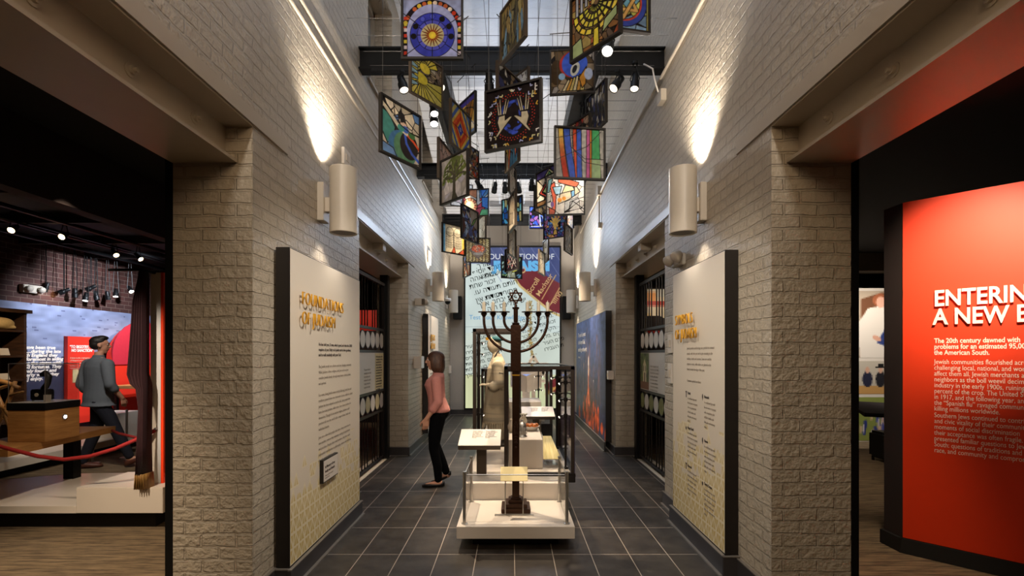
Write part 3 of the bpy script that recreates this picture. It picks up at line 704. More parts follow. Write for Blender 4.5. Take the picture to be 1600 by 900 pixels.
# emergency light in left gallery comes later
# black loudspeakers on the end wall
for s, nm in ((-1, 'left'), (1, 'right')):
    t = thing('loudspeaker', (s*1.36, 12.93, 2.5), 'black loudspeaker on the end wall %s of the tall screen' % nm, 'loudspeaker', 'loudspeakers')
    MB().box(s*1.31, s*1.53, 12.8, 12.99, 2.5, 3.1).build('cabinet', M['black'], t, bevel=.01)
    MB().box(s*1.33, s*1.51, 12.785, 12.8, 2.53, 3.07).build('grille', M['blackwall'], t)

# ---------------------------------------------------------------- gates in the far openings
def gate(s, label):
    x = 1.95; t = thing('iron_gate', (s*x, 6.4, .03), label, 'gate')
    ya, yb = 5.32, 7.46
    B = lambda nm, m, *r, **k: MB().box(s*(x-r[0]/2), s*(x+r[0]/2), *r[1:]).build(nm, m, t, **k)
    B('top_rail', M['iron'], .05, ya, yb, 2.62, 2.665)
    for z in (1.955, 1.635, 1.06, .76, .06): B('rail', M['iron'], .03, ya, yb, z-.018, z+.018)
    for y in (ya, yb-.02, 5.9): B('stile', M['iron'], .045, y, y+.045, .03, 2.66)
    B('post', M['black'], .12, 7.5, 7.62, 0, 2.80); 
    n = 17
    for i in range(n):
        y = ya+.12+(yb-ya-.2)*i/(n-1)
        if abs(y-6.74) < .05: continue
        MB().tube([(s*x, y, 1.97), (s*x, y, 2.63)], .009, 6).build('upper_bar', M['iron'], t)
        MB().tube([(s*x, y, .07), (s*x, y, .75)], .009, 6).build('lower_bar', M['iron'], t)
    for row, z in ((0, 1.795), (1, .91)):
        for i in range(9):
            y = 7.36-.232*i
            mt = M['white']
            if row and s < 0 and i % 2: mt = M['parch']
            if row and s > 0 and i % 2 == 0: mt = M['olive']
            MB().lathe([(.108, -.006), (.112, 0), (.108, .006), (0, .006)], (s*x, y, z), 24, axis=(-s, 0, 0)).build('disc', mt, t)
            MB().tube([(s*x, y+.112*math.cos(a), z+.12*math.sin(a)) for a in np.linspace(0, 2*PI, 21)], .007, 6).build('hoop', M['iron'], t)
    # sign between the rails
    yb2 = 7.44; 
    MB().box(s*(x+.012), s*(x-.012), 5.5, yb2, 1.08, 1.62).build('sign_board', M['white'], t)
    sx = s*(x-.0135); r = (0, -s, 0)
    if s < 0:
        MB().box(sx, sx+.002, 6.98, yb2-.01, 1.09, 1.61).build('document', M['parch'], t)
        text('We the members of this\ncongregation, in order to\nkeep the faith of our\nfathers and preserve\nour holy traditions, do\nhereby make and agree\nto the following rules\nfor the good order of\nthe house of prayer\nand of the community,\nto be observed by all\nwho enter here, now\nand for all time.', .034, (sx+.003, 7.02, 1.55), r, up, M['ink'], t, 'paragraph', .0004, .0006, ls=1.15)
        text('The gate of the old\nsynagogue once stood\nat its entrance and\nwelcomed its people.\nToday it marks the\nway into the story.', .036, (sx+.003, 6.45, 1.38), r, up, M['ink_grey'], t, 'paragraph', .0004, 0, ls=1.3)
    else:
        R = Ras(36, 44, (96, 110, 60), 2); rr = np.random.RandomState(2)
        for i in range(60): R.ell(rr.uniform(-.8, .8), rr.uniform(-1, 1), .12, .1, tuple(np.array((80, 92, 44))*rr.uniform(.5, 1.5)))
        R.poly([(-.35, -.6), (.35, -.6), (.35, .3), (0, .7), (-.35, .3)], (214, 200, 160)); R.poly([(-.08, -.6), (.1, -.6), (.1, -.1), (-.08, -.1)], (70, 50, 36))
        for q in (-.22, .2): R.poly([(q-.05, .0), (q+.05, .0), (q+.05, .3), (q-.05, .3)], (60, 56, 50))
        R.poly([(-.85, -1), (.85, -1), (.85, -.6), (-.85, -.6)], (128, 84, 50))
        picture('photograph', R, .44, .52, frame4((sx-.002, 7.2, 1.35), r, up), M['print'], t, local=False)
        text('Historic synagogues stood\nin towns across the South.\nSome still serve as houses\nof worship, while others\nhave become museums\nor community halls kept\nby those who remember\nthe families once there.', .036, (sx-.003, 6.9, 1.42), r, up, M['ink_grey'], t, 'paragraph', .0004, 0, ls=1.3)
M['parch'] = mat('parchment_print', lin(216, 200, 150), .6, var=.12); M['olive'] = mat('olive_print', lin(132, 132, 74), .6, var=.5, scale=14)
gate(-1, 'dark iron gate in left opening with parchment document sign'); gate(1, 'dark iron gate in right opening with house photograph sign')
# ---------------------------------------------------------------- tall video screen on the end wall
SXa, SXb, SZa, SZb, SY = -1.22, 1.25, .18, 4.39, 12.94
def screen_pic():
    R = Ras(150, 256, (206, 220, 216), 2); a = 150/256
    R.a += (R.v[..., None]*4)
    r = np.random.RandomState(3)
    def uv(px, py): return ((px-727)/(874-727)*2-1)*a, 1-2*(py-387)/(637-387)
    navy = [uv(x, y) for x, y in ((720, 380), (880, 380), (880, 470), (845, 450), (800, 428), (760, 412), (727, 412))]
    R.poly(navy, (62, 74, 124))
    R.put((R.v > .9) & (R.u > -.4), (70, 84, 134), .5)
    for i in range(9):
        x = uv(745+i*16, 380); y = uv(745+i*16+38, 440); R.line(*x, *y, (120, 128, 170), .003)
    book = [uv(x, y) for x, y in ((797, 424), (822, 414), (880, 446), (880, 492), (862, 486), (836, 466), (812, 446))]
    R.poly(book, (112, 34, 44)); R.poly([uv(x, y) for x, y in ((822, 414), (800, 424), (790, 414), (806, 404))], (70, 62, 110))
    R.pl([uv(x, y) for x, y in ((797, 425), (812, 447), (836, 467), (862, 488), (876, 494))], (206, 180, 120), .014)
    R.pl([uv(x, y) for x, y in ((846, 468), (862, 440), (868, 430))], (196, 160, 104), .006); R.pl([uv(x, y) for x, y in ((858, 478), (876, 446))], (196, 160, 104), .006)
    R.put(R.pmask([uv(x, y) for x, y in ((727, 520), (880, 520), (880, 640), (727, 640))]), (208, 216, 200), .6)
    R.put(R.pmask([uv(x, y) for x, y in ((727, 585), (880, 585), (880, 640), (727, 640))]), (214, 216, 160), .75)
    R.poly([uv(x, y) for x, y in ((850, 600), (880, 583), (880, 612), (852, 612))], (116, 36, 40))
    g = r.uniform(0, 1, (300, 2))
    for t_, q in g:
        x = 829-3*t_+r.normal(0, 1.6)+(18*(t_-.6) if t_ > .6 else 0); y = 470+t_*95
        R.circ(*uv(x, y), .006, (170, 140, 70) if q > .4 else (110, 84, 44))
    for i in range(120):
        t_ = r.rand(); x = 852+26*t_+r.normal(0, 1); y = 616-18*t_+r.normal(0, 1); R.circ(*uv(x, y), .008, (196, 150, 80))
    R.noise(4, .05, 12)
    for y in (428, 470, 511, 553, 595): R.put(np.abs(R.v-uv(0, y)[1]) < .0018, (120, 128, 136), .8)
    R.put(np.abs(R.u-uv(800, 0)[0]) < .0016, (120, 128, 136), .25)
    return R
vs = thing('video_screen', ((SXa+SXb)/2, SY, SZa), 'tall backlit screen showing hebrew parchment on the end wall', 'screen')
MB().box(SXa-.04, SXb+.04, SY, 12.995, SZa-.05, SZb+.05).build('bezel', M['black'], vs)
picture('display', screen_pic(), SXb-SXa, SZb-SZa, frame4(((SXa+SXb)/2, SY-.004, (SZa+SZb)/2), (1, 0, 0), (0, 0, 1)), M['screen'], vs, local=False)
M['t_white'] = emat('screen_white', lin(230, 234, 240), .5); M['t_cyan'] = emat('screen_cyan', lin(104, 186, 238), .5)
M['t_blue'] = emat('screen_blue', lin(86, 158, 204), .5); M['t_gold'] = emat('screen_gold', lin(206, 170, 116), .5)
M['t_ink'] = mat('screen_ink', lin(24, 26, 24), .6, spec=.1, var=0)
sy = SY-.008
def st(s_, px, py, size, m, ang=0, off=.0, sx=1, ls=1.0, name='caption', al='LEFT'):
    o = P(px, py, sy); c, s2 = math.cos(ang), math.sin(ang)
    return text(s_, size, o, (c, 0, s2), (-s2, 0, c), m, vs, name, .0008, off, ls=ls, sx=sx, align=al)
st('FOUNDATIONS OF', 757, 405, .205, M['t_white'], sx=1.03)
st('JUDAISM', 771, 422.5, .34, M['t_cyan'], off=.022, sx=1.12)
st('Test Your Knowledge', 733, 499, .165, M['t_blue'], sx=1.0)
HB = [('.ךרוש', 744, 420), ('ףיסוי דקענ', 739, 430), ('.שכשי. ותובש', 750, 436), ('ההא תובש', 735, 441), ('תחש רוכז', 734, 452), ('.וע הדועת םתוח', 741, 461), ('.הדוס. רוסמ', 758, 469), ('ןיא תא עדי', 744, 473), ('ךלא .רחבי תא', 748, 481), ('הוה םכילעו שי', 762, 487)]
for s_, px, py in HB: st(s_, px, py, .18, M['t_ink'], .26, .0, name='hebrew_line')
H2 = ['ריעה םרפ. ךמש', 'וריבעה תא דוד', 'םירחמ. לכה', 'תא רוכז ןוילע', 'תולוקה. ונל', 'ךלמ. םיקלא']
for i, s_ in enumerate(H2):
    st(s_[:11], 800+i*1.5, 508+i*8.2, .125, M['t_ink'], .26, .0, name='hebrew_line'); st(H2[(i+2) % 6][:8], 841+i*2, 501+i*9.6, .14, M['t_ink'], .26, .0, name='hebrew_line')
for i in range(6): st(H2[i][:7], 728, 545+i*9, .13, M['t_ink'], .2, .001, name='hebrew_line')
for i in range(7): st(H2[i % 6][:10], 738+i*1.2, 524+i*9, .14, M['t_ink'], .22, .001, name='hebrew_line')
st('Scroll', 829, 460, .2, M['t_gold'], 1.0, .002); st('Machzor', 843, 464, .19, M['t_gold'], 1.0, .001); st('רוזחמ', 866, 478, .17, M['t_gold'], 1.0, .002); st('.יט', 812, 436, .3, M['t_gold'], .95, .004)

# ---------------------------------------------------------------- centre display: platforms
px0, px1 = -.45, .51
pf = thing('display_platform', (.03, 4.4, .0), 'low white platform carrying the tall menorah', 'platform')
MB().box(px0, px1, 4.0, 4.74, .10, .199).build('slab', M['white'], pf, bevel=.003)
MB().box(px0+.12, px1-.12, 4.16, 4.74, .001, .10).build('recessed_base', M['blackwall'], pf)
pf2 = thing('display_platform', (.03, 6.2, .0), 'long white raised platform behind the menorah under the glass cases', 'platform')
MB().box(px0, .47, 4.745, 8.6, .10, .355).build('slab', M['white'], pf2, bevel=.003)
MB().box(px0+.1, .37, 4.76, 8.5, .001, .10).build('recessed_base', M['blackwall'], pf2)
# guard posts and glass
gr = thing('glass_barrier', (.03, 4.35, .2), 'low glass barrier on four steel posts around the menorah', 'barrier')
pts = [(-.392, 4.07), (.452, 4.07), (.45, 4.68), (-.386, 4.68)]
for (x, y) in pts:
    q = MB(); q.lathe([(.014, .2), (.014, .618), (.016, .62), (.016, .63), (0, .632)], (x, y, 0), 14); q.lathe([(.026, .199), (.026, .204), (.014, .206)], (x, y, 0), 14)
    q.build('post', M['stainless'], gr, auto=True)
for a, b in ((3, 0), (0, 1), (1, 2)):
    A, B_ = Vector(pts[a]+(0,)), Vector(pts[b]+(0,)); d = (B_-A).normalized(); n = Vector((-d.y, d.x, 0))*.003
    A2, B2 = A+d*.018, B_-d*.018
    MB().hexa([A2-n+Vector((0, 0, .215)), B2-n+Vector((0, 0, .215)), B2+n+Vector((0, 0, .215)), A2+n+Vector((0, 0, .215)), A2-n+Vector((0, 0, .60)), B2-n+Vector((0, 0, .60)), B2+n+Vector((0, 0, .60)), A2+n+Vector((0, 0, .60))]).build('glass_panel', M['glass'], gr)
    MB().tube([A2+Vector((0, 0, .603)), B2+Vector((0, 0, .603))], .005, 6).build('rail', M['stainless'], gr)
# label on two rods
lb = thing('label_stand', (.01, 4.27, .2), 'pale yellow label plate on two thin rods before the menorah', 'label')
for x in (-.058, .096): MB().tube([(x, 4.28, .2), (x, 4.3, .52)], .0045, 6).build('rod', M['stainless'], lb)
MB().box(-.15, .19, 4.262, 4.30, .2, .206).build('foot', M['stainless'], lb)
M['labelyellow'] = mat('yellow_label', lin(238, 220, 160), .5, var=.03)
Rl = Matrix.Rotation(math.radians(50), 3, 'X')
MB().obox((.018, 4.3, .555), (.235, .135, .006), Rl).build('plate', M['labelyellow'], lb)

# ---------------------------------------------------------------- the menorah
mx, my = .034, 4.45
mn = thing('menorah', (mx, my, .2), 'tall dark seven branched menorah with white candles on stepped base', 'menorah')
q = MB()
for w_, z0, z1 in ((.128, .2, .236), (.1, .236, .27), (.066, .27, .3), (.046, .3, .315)): q.box(mx-w_, mx+w_, my-w_, my+w_, z0, z1)
q.build('stepped_base', M['bronze'], mn, bevel=.004)
MB().box(mx-.032, mx+.032, my-.032, my+.032, .31, 1.44).build('post', M['bronze'], mn, bevel=.003)
MB().box(mx-.046, mx+.046, my-.046, my+.046, 1.44, 1.86).build('block', M['bronze'], mn, bevel=.006)
MB().box(mx-.035, mx+.035, my-.035, my+.035, 1.405, 1.415).build('collar', M['gold'], mn)
z5 = lambda py: Z_(py, my)
grp = MB()
for i, (dx, dz) in enumerate([(0, 0)]+[(s*.011, -.018-.016*k) for k in range(6) for s in (-1, 1)]+[(s*.006, -.13-.025*k) for k in range(3) for s in (-1, 1)]+[(0, -.22)]):
    grp.ell((mx+dx, my-.033, .985+dz), (.0085, .008, .01), 8, 6)
grp.build('grape_relief', M['bronze'], mn, smooth=True)
cz = 1.905
for rad in (.287, .205, .105):
    for s in (-1, 1):
        pt = [(mx+s*rad, my, 1.945)]+[(mx+s*rad*math.cos(a), my, cz-rad*math.sin(a)) for a in np.linspace(0, PI/2, 14)]
        cp = MB(); cp.tube(pt, .0125, 10)
        arm = cp.build('branch', M['bronze'], mn, smooth=True)
        cu = MB(); cu.lathe([(.013, -.04), (.02, -.028), (.03, -.012), (.022, -.004), (.052, 0), (.053, .006), (.02, .007), (0, .008)], (mx+s*rad, my, 1.975), 18); cu.build('cup', M['bronze'], arm, auto=True)
        MB().lathe([(.0155, 0), (.0155, .082), (.005, .084), (.002, .1), (0, .1)], (mx+s*rad, my, 1.982), 14).build('candle', M['candle'], arm, auto=True)
ct = MB(); ct.lathe([(.03, 1.86), (.036, 1.875), (.018, 1.885), (.02, 1.895), (.02, 2.0), (.03, 2.005), (.032, 2.02), (.014, 2.025), (.012, 2.045), (0, 2.05)], (mx, my, 0), 16)
ct.build('centre_shaft', M['bronze'], mn, auto=True)
sr = MB(); sc_ = Vector((mx, my, 2.115))
for o_ in (0, PI):
    v = [sc_+Vector((.066*math.sin(o_+i*2*PI/3), 0, .066*math.cos(o_+i*2*PI/3))) for i in range(3)]
    for i in range(3):
        a, b = v[i], v[(i+1) % 3]; d = (b-a).normalized(); n = Vector((d.z, 0, -d.x))*.0065; yv = Vector((0, .006, 0))
        sr.hexa([a-n-yv, b-n-yv, b+n-yv, a+n-yv, a-n+yv, b-n+yv, b+n+yv, a+n+yv])
sr.box(mx-.012, mx+.012, my-.004, my+.004, 2.105, 2.112).box(mx-.012, mx-.008, my-.004, my+.004, 2.105, 2.13).box(mx+.004, mx+.008, my-.004, my+.004, 2.1, 2.13)
sr.build('star', M['bronze'], mn)

# ---------------------------------------------------------------- reader rails
M['railtext'] = M['ink_grey']
def reader(x0, x1, yf, yb, zf, zb, label, post=(0, 0), zfoot=.355, pw=.05):
    t = thing('reader_rail', ((x0+x1)/2, yf, zfoot), label, 'reader rail', 'tilted reader rails')
    d = Vector((0, yb-yf, zb-zf)); n = Vector((0, -d.z, d.y)).normalized()
    A = [Vector((x0, yf, zf)), Vector((x1, yf, zf)), Vector((x1, yb, zb)), Vector((x0, yb, zb))]
    MB().hexa([a-n*.05 for a in A]+[a-n*.004 for a in A]).build('tray', M['frame'], t, bevel=.003)
    e = .012
    MB().hexa([Vector((a.x, a.y, a.z))-n*.004 for a in A]+[a for a in A]).build('panel', M['white'], t)
    for k, xs in enumerate((.3, .62)):
        o = Vector((x0+(x1-x0)*xs, 0, 0))+Vector((0, yf, zf))+d*.86
        text('Ritual objects\nof the home and\nsynagogue tell\nthe story of a\nfaith kept by\nfamilies over\ngenerations and\nplaces.', .018, o, (1, 0, 0), d, M['ink'], t, 'paragraph', .0004, .0003, ls=1.25, lift=.001)
    xp = x0+(x1-x0)*post[0]; yp = yf+(yb-yf)*post[1]
    MB().box(xp-pw, xp+pw, yp-.03, yp+.03, zfoot+.001, zf+(zb-zf)*post[1]-.045).build('post', M['frame'], t, bevel=.002)
reader(-.535, -.115, 4.88, 5.24, .695, .80, 'near white reader rail on dark post left of menorah', (.53, .55))
reader(.14, .62, 7.1, 7.5, .70, .80, 'far white reader rail behind the challah block', (.45, .6), zfoot=.356)

# ---------------------------------------------------------------- glass cases
def vitrine(x0, x1, y0, y1, z0, z1, zb, label, fr=.035, base=True, mtf='case_frame', xo=0):
    t = thing('glass_case', ((x0+x1)/2, (y0+y1)/2, zb), label, 'display case', 'framed glass cases')
    if base: (MB().box(x0, x1, y0, y1, zb, z0) if not xo else MB().box(x0, x1+xo, y0, y1, .356, z0).box(.475, x1+xo, y0, y1, zb, .356)).build('plinth', M['frame_dark'], t, bevel=.003)
    for x in (x0, x1-fr):
        for y in (y0, y1-fr): MB().box(x, x+fr, y, y+fr, z0, z1).build('frame_post', M[mtf], t)
    for y in (y0, y1-fr): MB().box(x0, x1, y, y+fr, z1-fr, z1).build('frame_bar', M[mtf], t)
    for x in (x0, x1-fr): MB().box(x, x+fr, y0+fr, y1-fr, z1-fr, z1).build('frame_bar', M[mtf], t)
    g = .004; 
    MB().box(x0+fr, x1-fr, y0+.006, y0+.006+g, z0, z1-fr).build('glass_pane', M['glass'], t); MB().box(x0+fr, x1-fr, y1-.01, y1-.006, z0, z1-fr).build('glass_pane', M['glass'], t)
    MB().box(x0+.006, x0+.006+g, y0+fr, y1-fr, z0, z1-fr).build('glass_pane', M['glass'], t); MB().box(x1-.01, x1-.006, y0+fr, y1-fr, z0, z1-fr).build('glass_pane', M['glass'], t)
    MB().box(x0+fr, x1-fr, y0+fr, y1-fr, z1-.01, z1-.006).build('glass_top', M['glass'], t)
    return t
def lightpole(x, y, z0, z1, label, ys):
    t = thing('light_pole', (x, y, z0), label, 'light pole', 'rods with small clip lamps')
    MB().lathe([(.03, z0), (.03, z0+.012), (.012, z0+.02), (.012, z1)], (x, y, 0), 12).build('rod', M['frame_dark'], t, auto=True)
    for i, z in enumerate(ys):
        MB().lathe([(.022, -.02), (.022, .02)], (x, y, z), 12).build('clamp', M['frame_dark'], t)
        for s in (-1, 1):
            l = MB().tube([(x, y, z), (x+s*.045, y-.02, z)], .007, 6).lathe([(.01, 0), (.016, .03), (.014, .031), (0, .03)], (x+s*.045, y-.02, z), 10, axis=(s, -.5, -.5)).build('clip_lamp', M['frame_dark'], t, auto=True)
            MB().lathe([(0, .032), (.012, .032), (0, .034)], (x+s*.045, y-.02, z), 10, axis=(s, -.5, -.5)).build('bulb', M['lens_dim'], l)
# case A: right front
ca = vitrine(-.08, .635, 5.02, 6.55, .385, 1.475, .29, 'front glass case right of menorah holding the challah block', xo=.01)
MB().box(.637, .641, 5.02, 6.55, .385, 1.47).build('edge_strip', M['purple'], ca)  # plain purple strip along the case edge
MB().box(.485, .58, 5.3, 6.4, .001, .288).build('pedestal', M['blackwall'], ca)
for i in range(1): pass
MB().box(-.04, .595, 5.06, 6.51, .386, .391).build('deck', M['white'], ca)
lightpole(.565, 5.2, .392, 1.43, 'near black rod with clip lamps in the front glass case', (1.3, 1.12, .95))
lightpole(.57, 6.3, .392, 1.43, 'rear black rod with clip lamps in the front glass case', (1.3, 1.1))
bl = MB().box(-.035, .325, 5.2, 6.45, .392, .695).build('display_block', M['white'], bevel=.003)
tag(bl, 'long white block inside the front glass case under the silver cup', 'display block')
# things on the block
cp = thing('silver_cup', (.11, 5.4, .695), 'fluted silver cup with lid at the front of white block', 'cup')
cq = MB(); n = 24; prof = [(.05, .0), (.055, .008), (.045, .014), (.043, .03), (.047, .09), (.046, .12), (.043, .125)]
cq.lathe([(.0, .001)]+prof, (.11, 5.4, .695), 24); cq.build('body', M['stainless'], cp, smooth=True)
for i in range(12):
    a = i*2*PI/12; MB().tube([(.11+.046*math.cos(a), 5.4+.046*math.sin(a), .73), (.11+.049*math.cos(a), 5.4+.049*math.sin(a), .8)], .0055, 6).build('flute', M['stainless'], cp, smooth=True)
MB().lathe([(.047, .122), (.048, .128), (.03, .155), (.012, .165), (.01, .175), (.014, .182), (0, .19)], (.11, 5.4, .695), 24).build('lid', M['stainless'], cp, auto=True)
bw = thing('challah_dish', (.2, 5.95, .695), 'white dish with a small braided challah on the white block', 'dish')
MB().lathe([(0, .004), (.06, .004), (.1, .05), (.108, .052), (.064, 0), (0, 0)], (.225, 5.85, .696), 24).build('dish', M['white'], bw, smooth=True)
M['bread'] = mat('challah_bread', lin(206, 116, 44), .5, var=.35, scale=50)
ch = MB()
for i in range(6): ch.ell((.16+.026*i, 5.85+(.014 if i % 2 else -.014), .752+(.006 if i % 2 else 0)), (.027, .036, .022), 10, 8)
ch.build('challah', M['bread'], bw, smooth=True)
fg = thing('figurine', (.13, 6.2, .695), 'cream cow shaped figurine on the white block behind cup', 'figurine')
f_ = MB(); f_.ell((.14, 6.2, .76), (.05, .07, .055), 14, 10).ell((.145, 6.14, .83), (.03, .035, .035), 12, 8).tube([(.14, 6.16, .78), (.145, 6.14, .83)], .03, 10)
for sx_ in (-1, 1):
    f_.ell((.145+sx_*.03, 6.15, .85), (.018, .008, .01), 8, 6)
    for dy in (-.04, .04): f_.tube([(.14+sx_*.028, 6.2+dy, .75), (.14+sx_*.028, 6.2+dy, .697)], .014, 8)
blob('body', f_, M['candle'], fg, .005)
for sx_ in (-1, 1): MB().ell((.145+sx_*.014, 6.108, .84), (.006, .004, .007), 8, 6).build('eye', M['black'], fg)
cp2 = thing('spice_vase', (.0, 5.7, .695), 'rounded pale vase on the white block left of the silver cup', 'vase')
MB().lathe([(0, 0), (.04, 0), (.058, .04), (.06, .08), (.035, .12), (.03, .14), (.036, .15), (.03, .15), (0, .12)], (.01, 5.7, .696), 20).build('body', M['cream'], cp2, smooth=True)
MB().tube([(.05, 5.7, .73), (.085, 5.7, .76), (.08, 5.7, .81), (.03, 5.7, .83)], .007, 6).build('handle', M['cream'], cp2, smooth=True)
# yellow cloth label laid at an angle
M['yellowcloth'] = streak_mat('yellow_printed_card', lin(196, 178, 96), lin(230, 214, 150), sv=(60, 3, 1), rough=.6, bump=0)
yc = MB(); A = [P(849, 717, 5.25), P(877, 717, 5.25), P(861, 681, 5.9), P(848, 681, 5.9)]
yc.hexa([a-Vector((0, 0, .006)) for a in A]+A)
yo = tag(yc.build('text_card', M['yellowcloth']), 'long yellow printed card slanting beside the white block', 'card')
ys = MB().box(.36, .5, 5.35, 5.8, .392, .47).build('card_stand', M['glass']); tag(ys, 'clear acrylic stand holding up the long yellow card', 'stand')
# case B: tall, behind left with the mannequin
cb_ = vitrine(-.525, .12, 6.6, 7.5, .385, 1.94, .356, 'tall glass case with the shawled mannequin', fr=.045)
lightpole(-.455, 6.72, .387, 1.88, 'black rod with clip lamps in the tall mannequin case', (1.75, 1.6, 1.3, .78))
# case C: far
cc = vitrine(-.55, .72, 8.75, 9.9, .36, 1.335, .02, 'far glass case before the tall screen', fr=.05)
lightpole(.48, 8.95, .362, 1.28, 'black rod with clip lamps in the far glass case', (1.2, .95))
# things in or behind the far case
sd = MB(); c0 = Vector((.40, 10.6, 1.24))
def star_mb(c, r, wd, th, tilt=0):
    b = MB()
    for o_ in (0, PI):
        v = [c+Vector((r*math.sin(o_+i*2*PI/3), 0, r*math.cos(o_+i*2*PI/3))) for i in range(3)]
        for i in range(3):
            a, e_ = v[i], v[(i+1) % 3]; d = (e_-a).normalized(); n = Vector((d.z, 0, -d.x))*wd; yv = Vector((0, th, 0))
            b.hexa([a-n-yv, e_-n-yv, e_+n-yv, a+n-yv, a-n+yv, e_-n+yv, e_+n+yv, a+n+yv])
    return b
sp = thing('star_sculpture', (.46, 10.6, .001), 'white star of david sculpture standing before the screen', 'sculpture')
star_mb(Vector((.46, 10.6, 1.20)), .36, .03, .03).build('star', M['white'], sp)
MB().box(.42, .5, 10.55, 10.65, .3, .9).build('stem', M['white'], sp); MB().box(.2, .72, 10.35, 10.85, .002, .3).build('pedestal', M['white'], sp, bevel=.005)
op = MB(); y_ = 9.3
op.hexa([(-.0, 9.1, .98), (.27, 9.35, .86), (.27, 9.365, .86), (0, 9.115, .98), (0, 9.1, 1.30), (.27, 9.35, 1.18), (.27, 9.365, 1.18), (0, 9.115, 1.30)])
op.hexa([(.27, 9.35, .86), (.54, 9.1, .98), (.54, 9.115, .98), (.27, 9.365, .86), (.27, 9.35, 1.18), (.54, 9.1, 1.30), (.54, 9.115, 1.30), (.27, 9.365, 1.18)])
ob = thing('folded_display_board', (.27, 9.3, .36), 'white folded display board inside the far glass case', 'display board')
op.build('board', M['white'], ob); MB().box(.24, .3, 9.34, 9.40, .58, .95).build('support', M['white'], ob); MB().box(-.05, .6, 9.05, 9.6, .361, .58).build('base', M['white'], ob, bevel=.004)
M['blue_lcd'] = emat('touch_screen_glow', lin(150, 176, 250), .5)
ts = thing('touch_screen', (.27, 9.75, .58), 'blue lit touch screen behind the folded white board', 'screen')
MB().box(-.03, .58, 9.66, 9.69, .95, 1.27).build('frame', M['white'], ts); MB().box(0, .55, 9.652, 9.66, .98, 1.2).build('display', M['blue_lcd'], ts); MB().box(.2, .35, 9.66, 9.69, .362, .95).build('stand', M['white'], ts)
tag(MB().box(-.05, .45, 7.6, 8.3, .356, .86).build('display_block', M['white'], bevel=.004), 'tall white block behind the far reader rail', 'display block')
# ---------------------------------------------------------------- people
SKIN = mat('skin', lin(206, 150, 122), .55, var=.06)
M['hair_brown'] = streak_mat('brown_hair', lin(42, 24, 16), lin(96, 60, 40), sv=(70, 70, 5), rough=.45, bump=.5)
M['hair_dark'] = streak_mat('dark_hair', lin(18, 14, 13), lin(44, 34, 30), sv=(60, 60, 10), rough=.5, bump=.4)
M['sweater'] = mat('pink_knit', lin(214, 142, 132), .85, var=.08, scale=60, bump=.25)
M['trousers'] = mat('black_trousers', lin(9, 9, 11), .95, var=.2, spec=.1)
M['shirt'] = mat('grey_blue_shirt', lin(104, 110, 118), .8, var=.08, scale=30, bump=.15)
M['jeans'] = mat('dark_jeans', lin(22, 24, 38), .85, var=.2)
M['shoe_black'] = mat('black_shoe', lin(14, 13, 14), .4, var=.1)
M['shoe_brown'] = mat('brown_shoe', lin(92, 52, 40), .45, var=.15)
M['eyewhite'] = mat('eye_white', lin(226, 220, 214), .3, var=0)

